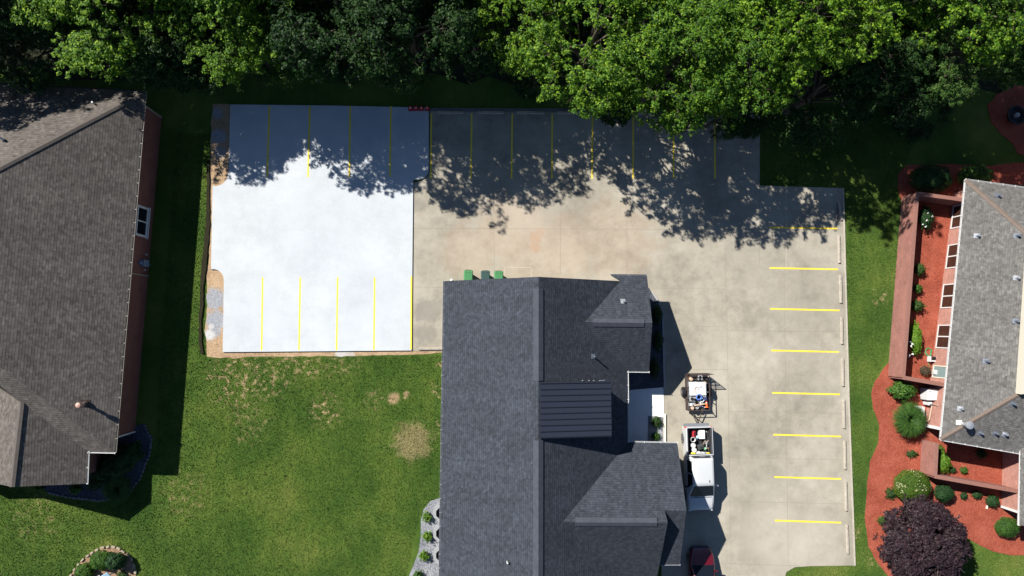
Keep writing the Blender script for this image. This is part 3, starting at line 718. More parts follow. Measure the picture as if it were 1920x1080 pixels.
# valley between the south slope and the wing
val = isect(qS, qw, u=-120)
qww = Plane(wpk, wtop, at(-200, 850), -.66)
wwf = qww.hit(-120, 900); wwn = isect(qw, qww, v=700)
farSW = qww.drop((wpk.x-4.5, wpk.y)); farNW = qww.drop((wtop.x-4.5, wtop.y+1.5))
fl_ = [(qE, [c0, c1, rs, rn]), (qN, [c0, rn, Vector((eN2.x+9, rn.y, ZR-.0)) if False else rn+Vector((-.01, 0, 0)), eN2]),
       (qS, [c1, wv, val, rs]), (qw, [wv, wse, wpk, wtop, val]), (qww, [wpk, farSW, farNW, wtop])]
fl_.append((qW, [eN2, rn, rs, Vector((eN2.x-1, c1.y, 3.05))]))
roof_lh = roof(fl_, lh, M_roof_brown, M_gut_tan)
gutter(lh, M_gut_tan, c0, c1, (1, 0, 0)); gutter(lh, M_gut_lt, c1, wv, (0, -1, 0)); gutter(lh, M_gut_lt, wv, wse, (1, 0, 0)); gutter(lh, M_fascia_dk, c0, eN2, (0, 1, 0), brackets=False)
# hip caps
M_roofcap = plain('brown_ridge_shingles', (.075, .065, .058), .9, var=.3, scale=4)
def hipcap(root, a, b, m, w=.16, h=.035):
    a, b = Vector(a), Vector(b); d = (b-a).normalized(); s = Vector((-d.y, d.x, 0)).normalized()
    mb = MB(); ring = lambda p: [p-s*w+Vector((0, 0, -w*.35)), p-s*w+Vector((0, 0, -w*.35+h)), p+Vector((0, 0, h+.01)), p+s*w+Vector((0, 0, -w*.35+h)), p+s*w+Vector((0, 0, -w*.35))]
    mb.loft([ring(a), ring(b)]); return mb.build('hip_cap', m, root, world=True)
hipcap(lh, c0, rn, M_roofcap); hipcap(lh, wtop, wpk, M_roofcap)
# walls (footprint set in from the eaves)
bNE = at(303, 219, 0); bSE = at(253, 811, 0)
wl = [(bNE.x, bNE.y), (bSE.x, bSE.y), (bSE.x-3.2, bSE.y-.1), (wse.x-.45, bSE.y-.1), (wse.x-.45, wse.y+.4), (wse.x-9, wse.y+.4), (bNE.x-16, bSE.y), (bNE.x-16, bNE.y+.5)]
walls(lh, wl, 0, 2.92, M_brick_red)
mb = MB(); mb.add([(wse.x-.45, wse.y+.4, 2.88), (wpk.x, wpk.y+.4, wpk.z-.25), (wpk.x-4.2, wpk.y+.4, 2.88)], [(0, 1, 2)], [[(0, 0), (3, 2), (7, 0)]]); mb.build('gable_wall', M_brick_red, lh, world=True)
class VWall:
    def __init__(s, a, b): s.a = Vector((a[0], a[1], 0)); s.d = Vector((b[0]-a[0], b[1]-a[1], 0)); s.L = s.d.length; s.u = s.d.normalized(); s.n = Vector((s.u.y, -s.u.x, 0))
    def hit(s, u, v): d = ray(u, v); o = Vector((0, 0, H)); t = (s.a-o).dot(s.n)/d.dot(s.n); return o+d*t
    def sz(s, u, v): p = s.hit(u, v); return (p-s.a).dot(s.u), p.z
    def P(s, x, z, o=0): return s.a+s.u*x+Vector((0, 0, z))+s.n*o
def wbox(mb, W, x0, x1, z0, z1, o0, o1):
    vs = [W.P(x, z, o) for x in (x0, x1) for z in (z0, z1) for o in (o0, o1)]
    mb.add(vs, [(0, 1, 3, 2), (4, 6, 7, 5), (0, 4, 5, 1), (2, 3, 7, 6), (0, 2, 6, 4), (1, 5, 7, 3)])
def window(root, W, x0, x1, z0, z1, mf, mg, out=1, split=True, name='window', fw=.09, sill=True):
    o = out; mb = MB()
    wbox(mb, W, x0, x0+fw, z0, z1, 0, .05*o); wbox(mb, W, x1-fw, x1, z0, z1, 0, .05*o); wbox(mb, W, x0+fw, x1-fw, z1-fw, z1, 0, .05*o); wbox(mb, W, x0+fw, x1-fw, z0, z0+fw, 0, .05*o)
    if split: m_ = (x0+x1)/2; wbox(mb, W, m_-.04, m_+.04, z0+fw, z1-fw, 0, .045*o)
    w_ = mb.build(name, mf, root, world=True)
    g_ = MB(); wbox(g_, W, x0+fw, x1-fw, z0+fw, z1-fw, -.03*o, .015*o); g_.build('pane', mg, w_, world=True)
    if sill: s_ = MB(); wbox(s_, W, x0-.06, x1+.06, z0-.1, z0-.002, 0, .14*o); s_.build('sill', mf, w_, world=True)
    return w_
WL = VWall(wl[0], wl[1])           # east wall of the left house; outward normal
on = 1 if WL.n.x > 0 else -1
x0, _ = WL.sz(281, 392); x1, _ = WL.sz(276, 447)
window(lh, WL, x0, x1, .85, 2.35, M_white, M_dark_glass, on, fw=.14)
mb = MB(); q, z = WL.sz(279, 518); mb2 = MB(); wbox(mb2, WL, q-.04, q+.04, .1, 2.95, 0, .08*on); mb2.build('downspout', M_gut_tan, lh, world=True)
mb2 = MB(); wbox(mb2, WL, .02, .10, .1, 2.95, 0, .08*on); mb2.build('downspout', M_gut_tan, lh, world=True)
mb2 = MB(); wbox(mb2, WL, WL.L-.12, WL.L-.03, .1, 2.95, 0, .09*on); mb2.build('downspout', M_white, lh, world=True)
q, z = WL.sz(283, 497); mb2 = MB(); wbox(mb2, WL, q-.25, q+.2, .5, 1.3, 0, .22*on); wbox(mb2, WL, q-.1, q+.1, 1.3, 1.6, 0, .15*on); mb2.tube([WL.P(q, 0, .1*on), WL.P(q, .5, .1*on)], .03); mb2.build('meter_box', plain('meter_grey', (.16, .20, .27), .5), lh, world=True)
for v_ in (478, 507): mb2 = MB(); q, z = WL.sz(276, v_); wbox(mb2, WL, q-.05, q+.05, max(.6, z), max(.6, z)+.1, 0, .1*on); mb2.build('wall_vent', M_white, lh, world=True)
# bent white vent and the brown flue on the roof
vent_pipe(roof_lh, qN, 8, 262, .07, .4, M_whitep, flash=False, bend=True)
vent_pipe(roof_lh, qN, 177, 194, .05, .3, M_whitep, flash=False)
q = qE.hit(160, 757); mb = MB(); mb.lathe([(.09, -.2), (.09, .66), (.15, .67), (.15, .84), (.09, .87), (.02, .89)], q, 14); mb.build('flue', plain('pinkish_flue_cap', (.42, .25, .20), .5), roof_lh, world=True, smooth=True)
mb = MB(); sq = [q+qE.u*a*.24+qE.w*b*.26+qE.n*.012 for a, b in ((-1, -1), (1, -1), (1, 1), (-1, 1))]; mb.add(sq, [(0, 1, 2, 3)]); mb.tube([q+Vector((0, 0, .02)), q+Vector((0, 0, .18))], [.2, .1], 12); mb.build('flashing', M_rust, roof_lh, world=True)

# ---- right house, grey roof
rh = thing('brick_house', 'pink brick house with grey shingle hip roof at the right edge', 'house', at(1880, 600, 0))
b0, b1 = at(1811, 337, 2.8), at(1764, 824, 2.8)
sW = Plane(b0, b1, at(1920, 600), .42); sN = Plane(b0, at(1920, 352, 2.8), at(1850, 600), .42); sS = Plane(b1, at(1920, 851, 2.8), at(1850, 600), .42)
c0, c1 = sW.hit(1811, 337), sW.hit(1764, 824)
ZQ = 6.6
rn, rs = at_z(sW, sN, ZQ), at_z(sW, sS, ZQ)
nE = c0+(at(1920, 352, 2.8)-c0)*3.2; sE_ = c1+(at(1920, 851, 2.8)-c1)*2.6
faces = [(sW, [c0, c1, rs, rn]), (sN, [c0, rn, rn+Vector((6, -1, 0)), nE]), (sS, [c1, rs, rs+Vector((6, -1, 0)), sE_]), (sW, [rn, rs, rs+Vector((6, -1, 0)), rn+Vector((6, -1, 0))])]
roof_rh = roof(faces, rh, M_roof_grey, M_white)
hipcap(rh, c0, rn, M_cap_tan, .15); hipcap(rh, c1, rs, M_cap_tan, .15)
gutter(rh, M_white, c0, c1, (-1, 0, 0)); gutter(rh, M_white, c0, nE, (0, 1, 0)); gutter(rh, M_white, c1, sE_, (0, -1, 0))
# raised clerestory fascia along the right edge
a, b = sW.hit(1917, 560), sW.hit(1903, 737); a, b = sW.hit(1921.5, 480), sW.hit(1904, 738)
M_pale = plain('cream_fascia', (.45, .42, .35), .6, var=.06)
mb = MB(); ztop = 6.9
dv = Vector((.55, .06, 0)); mb.add([a-Vector((0, 0, .2)), b-Vector((0, 0, .2)), Vector((b.x, b.y, b.z+.5)), Vector((a.x, a.y, b.z+.5)), a+dv-Vector((0, 0, .2)), b+dv-Vector((0, 0, .2)), Vector((b.x, b.y, b.z+.5))+dv, Vector((a.x, a.y, b.z+.5))+dv],
    [(0, 1, 2, 3), (7, 6, 5, 4), (0, 4, 5, 1), (1, 5, 6, 2), (2, 6, 7, 3), (3, 7, 4, 0)])
mb.build('parapet', M_pale, rh, world=True)
q0 = sW.hit(1909, 750); q1 = Vector((a.x+.6, a.y, b.z+.45)); pU = Plane(Vector((b.x+.55, b.y-.5, b.z+.42)), Vector((a.x+.55, a.y, b.z+.42)), at(2100, 600), .42)
e0 = pU.a; e1 = Vector((a.x+.55, a.y, b.z+.42)); e2 = pU.drop((e1.x+5, e1.y)); e3 = pU.drop((e0.x+5, e0.y-.8))
roof([(pU, [e0, e3, e2, e1])], rh, M_roof_grey, M_white, name='upper_roof')
gutter(rh, M_white, e0, e1, (-1, 0, 0), brackets=False); gutter(rh, M_white, e0, Vector((e3.x, e3.y, e0.z)), (0, -1, 0), brackets=False)
base0, base1 = at(1787.5, 362, 0), at(1732.5, 799, 0)
rw = [(base0.x, base0.y), (base1.x, base1.y), (sE_.x, base1.y-2.3), (nE.x, base0.y+.4)]
# lower-right wing
w0, w1 = at(1882, 845, 0), at(1876.5, 950, 0)
mb = MB()
WR = VWall((base0.x, base0.y), (base1.x, base1.y)); on = 1 if WR.n.x < 0 else -1
walls(rh, rw, 0, 2.68, M_brick_pink)
s0 = at(1911, 985, 2.9); s1 = at(1915, 852, 2.9); pL = Plane(s0, s1, at(2050, 900), .42)
e = [s0, s1+Vector((0, 1.5, 0)), pL.drop((s1.x+6, s1.y+1.5)), pL.drop((s0.x+6, s0.y))]
roof([(pL, e)], rh, M_roof_grey, M_white, name='wing_roof'); gutter(rh, M_white, s0, s1, (-1, 0, 0))
walls(rh, [(w0.x, w0.y+1.5), (w1.x, w1.y), (w1.x+8, w1.y-1.2), (w1.x+8, w0.y+1.5)], 0, 2.75, M_brick_pink)
WR2 = VWall((w0.x, w0.y), (w1.x, w1.y)); mb = MB(); wbox(mb, WR2, WR2.L-.12, WR2.L+.04, .1, 2.75, 0, .10); mb.build('corner_trim', M_white, rh, world=True)
for (va, vb_) in ((385, 429), (458.5, 504), (532.5, 578.5), (608.5, 653.5)):
    f_ = (va+vb_)/2; ub = 1787.5+(f_-362)/(799-362)*(1732.5-1787.5)+7
    x0, _ = WR.sz(ub+3, va); x1, _ = WR.sz(ub, vb_)
    window(rh, WR, x0+.02, x1-.02, .22, 2.35, M_white, M_glass_brown, on, fw=.075, sill=False)
x0, _ = WR.sz(1755, 685); x1, _ = WR.sz(1753, 708); window(rh, WR, x0, x1, .25, 2.0, M_cream, M_glass_blue, on, split=False, fw=.06, sill=False)
mb = MB(); wbox(mb, WR, WR.L-.18, WR.L+.03, .05, 2.66, 0, .12*on); mb.build('corner_trim', M_white, rh, world=True)
# conduits and small boxes on the wall
for (u, v0_, v1_) in ((1744, 693, 701), (1744, 715, 722)):
    mb = MB(); x0, _ = WR.sz(u, v0_); x1, _ = WR.sz(u, v1_); wbox(mb, WR, x0, x1, .25, .7, 0, .1*on); mb.build('wall_box', M_white, rh, world=True)
mb = MB(); x0, _ = WR.sz(1737, 790); x1, _ = WR.sz(1741, 757)
mb.tube([WR.P(x0, .1, .25*on), WR.P(x0, .45, .12*on), WR.P(x0-.2, .6, .08*on), WR.P(x1, .7, .08*on), WR.P(x1, 1.3, .08*on)], .04, 8); mb.build('conduit', M_tan, rh, world=True, smooth=True)
for i, (u, v, pl) in enumerate(((1828, 442, sW), (1867, 367, sN), (1903, 442, sW), (1902, 521, sW), (1901, 602, sW), (1845, 677, sW), (1797, 766, sW), (1834, 812, sS), (1862, 812, sS), (1880, 814, sS), (1895, 757, sS))):
    vent_pipe(roof_rh, pl, u+(3 if i != 1 else 3), v, .085, .30, M_lead if i % 3 else M_galv)
q = sS.hit(1803, 795); mb = MB(); mb.lathe([(.14, -.2), (.14, .5), (.26, .51), (.26, .66), (.1, .72)], q+Vector((.12, 0, 0)), 16); mb.build('flue', M_galv, roof_rh, world=True, smooth=True)
mb = MB(); mb.box(sW.hit(1797, 792)+Vector((0, 0, .05)), (.35, .3, .06), 0, 0, -.35); mb.build('flashing', M_cream, roof_rh, world=True)

# ---- brick garden walls
def brickwall(poly, h, label, t=.22):
    P = px(poly); root = thing('brick_wall', label, 'garden wall', P[0]); mb = MB(); cp = MB()
    for i, (a, b) in enumerate(zip(P, P[1:])):
        d = (b-a).normalized(); n = Vector((d.y, -d.x, 0))*t/2; a_ = a-d*(t/2 if i else 0)+d*(t if i else 0)*.5
        for q, r_ in ((a+n, b+n), (b-n, a-n), (b+n, b-n), (a-n, a+n)): uvwall(mb, q, r_, 0, h-.08*i*0)
        L = (b-a).length; zt = h+.004*i
        mb.add([(*(a+n).to_2d(), zt-.002), (*(b+n).to_2d(), zt-.002), (*(b-n).to_2d(), zt-.002), (*(a-n).to_2d(), zt-.002)], [(0, 1, 2, 3)], [[(0, 0), (L, 0), (L, t), (0, t)]])
        n2 = n*1.25; cp.prism([(a+n2-d*.03*i).to_tuple()[:2], (b+n2).to_tuple()[:2], (b-n2).to_tuple()[:2], (a-n2-d*.03*i).to_tuple()[:2]], zt, zt+.05)
    mb.build('wall_body', M_brick_wall, root, world=True); cp.build('coping', plain('brick_coping', (.20, .095, .075), .8, var=.25), root, world=True, bevel=.01, seg=1); return root
brickwall([(1788, 384), (1693, 371), (1667, 705), (1741, 718)], 1.62, 'tall brick wall enclosing the mulched strip beside the pink brick house')
brickwall([(1730, 824), (1727, 885), (1878, 912)], 1.5, 'lower L-shaped brick wall beside the round yellow-green bush')
# small white edging strip by the wall foot
# ------------------------------------------------------------------ foliage
def norm(a): return a/np.maximum(1e-9, np.linalg.norm(a, axis=1, keepdims=True))
def leaf_arrays(P, N, size, aspect=.62, rng=RNG):
    n = len(P); N = norm(N+rng.normal(0, .45, (n, 3))); A = norm(np.cross(N, rng.normal(0, 1, (n, 3)))); Bv = np.cross(N, A)
    s = (size*rng.uniform(.7, 1.3, n))[:, None]
    V = np.stack([P-A*s*.5, P+Bv*s*aspect*.5+N*s*.08, P+A*s*.5, P-Bv*s*aspect*.5+N*s*.08], 1)
    return V.reshape(-1, 3)
def quads(V): return np.arange(len(V)).reshape(-1, 4)
def rdir(n, rng, zmin=-1.0):
    z = rng.uniform(zmin, 1, n); a = rng.uniform(0, 2*np.pi, n); r = np.sqrt(1-z*z); return np.stack([r*np.cos(a), r*np.sin(a), z], 1)
def make_tree(name, label, cat, Rc, Ht, mat, seed, nl=20, cpl=42, lpc=24, leaf=.17, clump=.27, zf=.75, sprays=34, bark=M_bark, tr=.22, twigs=True):
    rng = np.random.default_rng(seed); root = thing(name, label, cat, (0, 0, 0))
    cz = Ht-Rc*zf*.98; cen = np.array([0, 0, cz])
    LD = rdir(nl, rng, -.75); LR = rng.uniform(.25, .41, nl)*Rc; LC = cen+LD*np.array([1, 1, zf])*(Rc-LR[:, None]*.75)
    P, N = [], []
    for i in range(nl):
        D = norm(rdir(cpl, rng, -.6)+LD[i]*.35); C = LC[i]+D*np.array([1, 1, .8])*LR[i]*rng.uniform(.62, 1.14, cpl)[:, None]
        for j in range(cpl):
            k = int(lpc*rng.uniform(.5, 1.4)); d = rdir(k, rng, -.4); cr = clump*rng.uniform(.6, 1.35)
            P.append(C[j]+d*cr*np.array([1, 1, .55])*rng.uniform(.4, 1, k)[:, None]); N.append(d*.5+np.array([0, 0, .8])+D[j]*.3)
    mb = MB(); 
    th = rng.uniform(0, 2*np.pi); 
    mb.tube([(0, 0, -.1), (.1*math.cos(th), .1*math.sin(th), Ht*.22), (.2*math.cos(th), .2*math.sin(th), Ht*.45), (.1, .05, cz+Rc*zf*.3), (0, 0, cz+Rc*zf*.6)], [tr*1.35, tr, tr*.8, tr*.5, tr*.2], 9)
    for i in range(nl):
        z0 = min(cz, Ht*(.30+.3*rng.random())); a = Vector((.15*math.cos(th), .15*math.sin(th), z0)); b = Vector(LC[i]); m_ = a.lerp(b, .5)+Vector((0, 0, .25*Rc*.4))
        mb.tube([a, m_, b], [tr*.45, tr*.28, tr*.08], 6)
        if twigs:
            for j in range(4):
                e = b+Vector(rdir(1, rng, -.1)[0])*LR[i]*1.0; mb.tube([b.lerp(m_, .2), e], [tr*.09, tr*.03], 4)
    # sprays reaching out past the lobes
    SD = norm(rdir(sprays, rng, -.25)*np.array([1, 1, .8]))
    for d in SD:
        st = cen+d*np.array([1, 1, zf])*Rc*.72; L = Rc*rng.uniform(.28, .52); s = norm((d+rng.normal(0, .3, 3)+np.array([0, 0, -.15]))[None])[0]
        if twigs: mb.tube([st, st+s*L*.95], [tr*.07, tr*.02], 4)
        m = int(L/.22)+2
        for j in range(m):
            f = j/m; side = rng.normal(0, .20*(1.15-f)*1.2, 3); c = st+s*L*f+side+np.array([0, 0, -.12*f*f])
            k = int(lpc*rng.uniform(.35, .8)); dd = rdir(k, rng, -.4); P.append(c+dd*clump*.8*np.array([1, 1, .5])*rng.uniform(.3, 1, k)[:, None]); N.append(dd*.5+np.array([0, 0, .9]))
    P = np.concatenate(P); N = np.concatenate(N)
    mb.build('trunk', bark, root, smooth=True)
    V = leaf_arrays(P, N, leaf, rng=rng); np_mesh('crown', V, quads(V), mat, root)
    return root

def place_tree(proto, u, v, z, s, rot, label, cat='tree', group='woodland trees along the north edge', first=False, xyz=None, sz=None, mat=None):
    o = proto if first else copy_tree(proto)
    p = xyz if xyz else at(u, v, z); o.location = (p[0], p[1], 0); o.rotation_euler = (0, 0, rot); o.scale = (s, s, sz or s); o['label'] = label; o['category'] = cat
    if group: o['group'] = group
    return o
T_A = make_tree('maple_tree', '', 'tree', 4.4, 12.0, L_maple, 21, nl=22)
T_B = make_tree('maple_tree', '', 'tree', 4.2, 12.0, L_yellow, 22, nl=20, sprays=44)
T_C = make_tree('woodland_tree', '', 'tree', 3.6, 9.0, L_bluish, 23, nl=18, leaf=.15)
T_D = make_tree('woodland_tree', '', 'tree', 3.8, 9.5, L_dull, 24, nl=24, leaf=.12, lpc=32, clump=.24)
T_E = make_tree('maple_tree', '', 'tree', 4.6, 12.5, L_maple, 25, nl=24, sprays=50)
used = set()
trees = [
 # proto, u, v, z-level, scale, rot, label
 ('A', 178, -2, 7.2, .95, .3, 'bright green maple behind the brown roofed house, leftmost full crown'),
 ('C', 300, 45, 6, .95, 1.2, 'tree with shade-darkened leaves right of the leftmost bright maple'),
 ('B', 425, 10, 9, .85, 2.0, 'yellow-green tree with a ragged edge above the gap left of the white lot'),
 ('D', 512, 60, 5.5, .80, .5, 'small dull green tree drooping over the grass north of the white lot'),
 ('C', 640, 14, 9, 1.2, 2.5, 'dark tree north of the middle of the white parking lot'),
 ('C', 762, 36, 8, 1.1, 4.4, 'dim dark tree north of the row of red cones, by the grey logs'),
 ('C', 890, 35, 6.5, .85, 3.3, 'shaded mid-green tree behind the green utility box'),
 ('B', 985, 5, 9, .75, 4.0, 'yellow-green tree left of the biggest bright maple at the top'),
 ('E', 1120, 62, 9, .95, .9, 'biggest bright green maple leaning over the shaded stalls'),
 ('A', 1265, 105, 8.5, .95, 2.2, 'bright maple with branches reaching over the stalls beside the biggest one'),
 ('E', 1400, 90, 8.5, .88, 3.9, 'green maple hanging over the lot corner where the pavement steps'),
 ('B', 1525, 18, 10, .98, 5.1, 'light green maple right of the one over the stepped lot corner'),
 ('C', 1440, 160, 6.5, .62, 1.0, 'small dark tree at the northeast corner of the striped lot'),
 ('C', 1640, 80, 6.5, 1.0, .2, 'dark shaded tree between the light green maple and the bushy fine-leaved tree'),
 ('D', 1800, 75, 7.5, 1.0, 1.5, 'bushy fine-leaved green tree at the upper right'),
 ('D', 1930, 40, 7.5, 1.0, 3.5, 'fine-leaved tree cut by the right edge at the top'),
 ('C', 1545, 160, 5.5, 1.05, 2.8, 'dark low tree at the woodland edge right of the one by the lot corner'),
 ('C', 1655, 150, 5, .9, 1.9, 'dark low tree above the shaded lawn between the lot and the red mulch'),
 ('C', 1745, 190, 4, .62, 4.9, 'small dim tree beside the shaded lawn, nearest to the upper right mulch bed'),
 ('C', 20, 30, 7, .95, 3.0, 'dark tree cut by the left edge at the top'),
]
PR = {'A': T_A, 'B': T_B, 'C': T_C, 'D': T_D, 'E': T_E}
for k, u, v, z, s, r, lab in trees:
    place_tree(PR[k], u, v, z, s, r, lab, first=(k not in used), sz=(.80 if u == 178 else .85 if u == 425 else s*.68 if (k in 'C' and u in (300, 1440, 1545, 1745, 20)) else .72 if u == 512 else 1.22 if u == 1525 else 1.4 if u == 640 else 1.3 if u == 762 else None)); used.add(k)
# rows beyond the frame and low trees added under crowns, all throwing shade
back = [('E', -27, 25.5, 1.1), ('A', -34, 21, 1.1), ('C', -31, 17.5, .9), ('B', -21, 27, 1.25), ('A', -14.5, 26.5, 1.25), ('E', -13.5, 23.3, 1.2), ('A', -19, 23.8, 1.1), ('E', -9, 26.5, 1.25), ('B', -3, 27.5, 1.25), ('A', 3.5, 27, 1.2), ('E', 10, 27.5, 1.2), ('B', 17, 27.5, 1.25),
        ('A', 24.5, 26, 1.25), ('E', 31, 21, 1.05), ('D', 38, 19, 1.2), ('C', -12, 21, 1.0), ('C', -6.5, 20.5, 1.0), ('C', -1.5, 21, .95), ('C', 9.5, 15.6, .55), ('C', 13.8, 15.2, .55), ('C', 4.5, 17, .6), ('C', -15.8, 17.6, .8), ('C', -19.5, 18.2, .85), ('C', 17, 14.5, .5), ('C', 20, 21, .8), ('C', 26, 19.5, .85), ('C', -26, 20.5, .9), ('C', -22.5, 22, .9), ('C', -17, 21.5, .8),
        ('C', -9, 22, .62), ('E', 24, 23.5, .9), ('C', 14, 21, .8), ('C', 8, 21, .8), ('A', -38, 27, 1.2), ('E', 38, 26, 1.2), ('C', -3.5, 18.0, .65), ('C', -8, 18.2, .65)]
for i, (k, x, y, sc_) in enumerate(back):
    place_tree(PR[k], 0, 0, 0, sc_, i*1.7, 'leafy shade-casting tree behind or beneath the front woodland trees', xyz=(x, y), first=(k not in used)); used.add(k)

def shrub(name, u, v, z, rx, ry, h, mat, label, cat='bush', n=3500, leaf=.07, seed=1, rz=0, core=(.010, .022, .006), rough=.06, group=None, zlow=-.25, flat=.0, stems=False, extra=None):
    """rounded shrub: leaves spread through an ellipsoid's outer shell around a twiggy dark core"""
    rng = np.random.default_rng(seed); p = at(u, v, z); root = thing(name, label, cat, (p.x, p.y, 0), rz, group)
    D = rdir(n, rng, zlow); lump = 1+.10*np.sin(D[:, 0]*7+seed)*np.cos(D[:, 1]*6+seed*2)+.05*np.sin(D[:, 2]*11+D[:, 0]*9)
    lump = 1+(lump-1)*(rough/.06)
    rad = lump*(1-np.abs(rng.normal(0, .045+rough*.6, n)))
    S_ = np.array([rx, ry, h*.55]); P = D*S_*rad[:, None]+np.array([0, 0, h*.45]); P[:, 2] = np.maximum(P[:, 2], .03)
    V = leaf_arrays(P, D+np.array([0, 0, .35]), leaf, rng=rng); np_mesh('foliage', V, quads(V), mat, root)
    mb = MB(); K = 12; rings = []
    for i in range(1, 8):
        a = math.pi*i/8; rings.append([(rx*.78*math.sin(a)*math.cos(q*2*math.pi/K), ry*.78*math.sin(a)*math.sin(q*2*math.pi/K), max(.02, h*.45+h*.42*math.cos(a))) for q in range(K)])
    mb.loft(rings[::-1]); mb.build('inner_twigs', plain('twig_mass', core, .95, var=.5, scale=12), root, smooth=True)
    if stems:
        sb = MB()
        for k in range(26):
            d = rdir(1, rng, .1)[0]; e = np.array([0, 0, h*.2])+d*np.array([rx, ry, h*.75])*rng.uniform(.85, 1.08); m_ = e*.5+np.array([0, 0, h*.25]); sb.tube([(0, 0, 0), m_, e], [.025, .014, .006], 4)
        sb.build('stem', M_twig, root)
    return root
# right garden
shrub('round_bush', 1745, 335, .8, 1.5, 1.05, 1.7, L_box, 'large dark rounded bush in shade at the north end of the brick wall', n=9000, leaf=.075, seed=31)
shrub('round_bush', 1828, 331, .8, 1.22, .85, 1.7, L_hedge, 'sunlit green rounded bush tucked behind the corner of the grey roof', n=6000, leaf=.075, seed=32)
shrub('round_bush', 1712, 912, .8, 1.28, 1.15, 1.5, L_gold, 'large clipped yellow-green bush with pale blossoms beside the L-shaped wall', n=11000, leaf=.065, seed=33, rough=.03)
bb = None
shrub('round_bush', 1771, 925, .6, .65, .60, 1.1, L_box, 'dark green clipped bush right next to the big yellow-green one', n=4500, leaf=.07, seed=34)
shrub('round_bush', 1890, 989, .5, .88, .70, 1.0, L_hedge, 'low clipped green bush at the lower right near the white corner trim', n=5500, leaf=.06, seed=35, rough=.03)
shrub('leafy_shrub', 1691, 732, .6, .88, .68, 1.3, L_hedge, 'leafy green shrub at the outside corner of the tall brick wall', n=1500, leaf=.15, seed=36, rough=.10, stems=True)
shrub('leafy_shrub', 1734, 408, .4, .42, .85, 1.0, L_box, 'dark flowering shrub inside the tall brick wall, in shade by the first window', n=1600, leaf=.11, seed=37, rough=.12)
shrub('leafy_shrub', 1714, 636, .4, .38, 1.15, 1.0, L_lime, 'long light green shrub with white flowers inside the tall brick wall', n=2400, leaf=.11, seed=38, rough=.10)
shrub('leafy_shrub', 1724, 505, .4, .34, .42, .8, L_dull, 'small shrub inside the tall wall beside the second window', n=800, leaf=.09, seed=39, rough=.15)
shrub('leafy_shrub', 1721, 541, .4, .30, .30, .7, L_hedge, 'smallest bright bush inside the tall wall, middle of a short row', n=600, leaf=.09, seed=40, rough=.15)
shrub('leafy_shrub', 1720, 573, .4, .42, .40, .8, L_dull, 'shrub inside the tall wall with dry purple twigs below it', n=900, leaf=.09, seed=41, rough=.18, stems=True)
shrub('leafy_shrub', 1736, 695, .4, .48, .42, .7, L_brownl, 'nearly bare brown shrub at the south end of the walled strip', n=220, leaf=.07, seed=42, rough=.2, stems=True, core=(.03, .02, .012))
shrub('leafy_shrub', 1768, 866, .4, .38, .75, .9, L_lime, 'bright lime shrub along the inner side of the L-shaped wall', n=1600, leaf=.10, seed=43, rough=.12)
shrub('leafy_shrub', 1762, 842, .4, .26, .30, .7, L_gold, 'small yellow-green plant at the north end of the L-shaped wall', n=500, leaf=.08, seed=44, rough=.15)
shrub('small_shrub', 1786, 881, .2, .24, .22, .4, L_box, 'left one of two tiny bushes inside the L-shaped wall', n=500, leaf=.07, seed=45, rough=.15)
shrub('small_shrub', 1807, 882, .2, .26, .24, .4, L_hedge, 'right one of two tiny bushes inside the L-shaped wall', n=500, leaf=.07, seed=46, rough=.15)
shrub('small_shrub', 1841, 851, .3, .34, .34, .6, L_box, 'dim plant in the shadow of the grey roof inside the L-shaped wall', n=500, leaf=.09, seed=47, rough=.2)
shrub('small_shrub', 1807, 930, .2, .26, .24, .4, L_box, 'smallest of the three bushes in a row south of the L-shaped wall', n=500, leaf=.07, seed=48, rough=.15)
shrub('small_shrub', 1831, 927, .2, .34, .26, .5, L_box, 'middle bush of the three in a row south of the L-shaped wall', n=700, leaf=.07, seed=49, rough=.15)
shrub('small_shrub', 1860, 939, .3, .46, .42, .7, L_box, 'largest bush of the row of three south of the L-shaped wall', n=1300, leaf=.075, seed=50, rough=.12)
shrub('small_shrub', 1710, 851, .2, .38, .24, .35, L_dull, 'sparse low plant in the mulch above the big yellow-green bush', n=330, leaf=.10, seed=51, rough=.25)
shrub('small_shrub', 1671, 926, .2, .38, .38, .35, L_dull, 'spiky low plant in the mulch left of the big yellow-green bush', n=420, leaf=.10, seed=52, rough=.25)
shrub('small_shrub', 1655, 976, .2, .34, .30, .4, L_gold, 'yellowish plant at the upper left of the purple tree', n=420, leaf=.09, seed=53, rough=.25)
shrub('small_shrub', 1750, 974, .3, .30, .34, .5, L_gold, 'yellowish plant at the upper right of the purple tree', n=420, leaf=.09, seed=54, rough=.25)
# white flowers on two shrubs
def blooms(parent_name_label, pts, r=.07, mat=M_white, z=.95):
    for o in bpy.data.objects:
        if o.get('label') == parent_name_label:
            for u, v in pts:
                mb = MB(); q = at(u, v, z)
                for k in range(5): mb.lathe([(.005, -.02), (r*.7, 0), (r*.5, .03), (.005, .04)], (q.x+random.uniform(-.05, .05), q.y+random.uniform(-.05, .05), z+random.uniform(-.02, .05)), 6)
                mb.build('flower', mat, o, world=True)
blooms('long light green shrub with white flowers inside the tall brick wall', [(1709, 649), (1711, 645), (1705, 666), (1711, 664), (1703, 668), (1706, 640)])
blooms('dark flowering shrub inside the tall brick wall, in shade by the first window', [(1748, 406), (1737, 413), (1731, 420), (1740, 400), (1735, 425)], .05)
big = [o for o in bpy.data.objects if str(o.get('label', '')).startswith('large clipped yellow-green')][0]
rng = np.random.default_rng(5); D = rdir(420, rng, .15); D = D[(np.sin(D[:, 0]*6+1)+np.cos(D[:, 1]*7)+rng.normal(0, .5, len(D))) > .3]
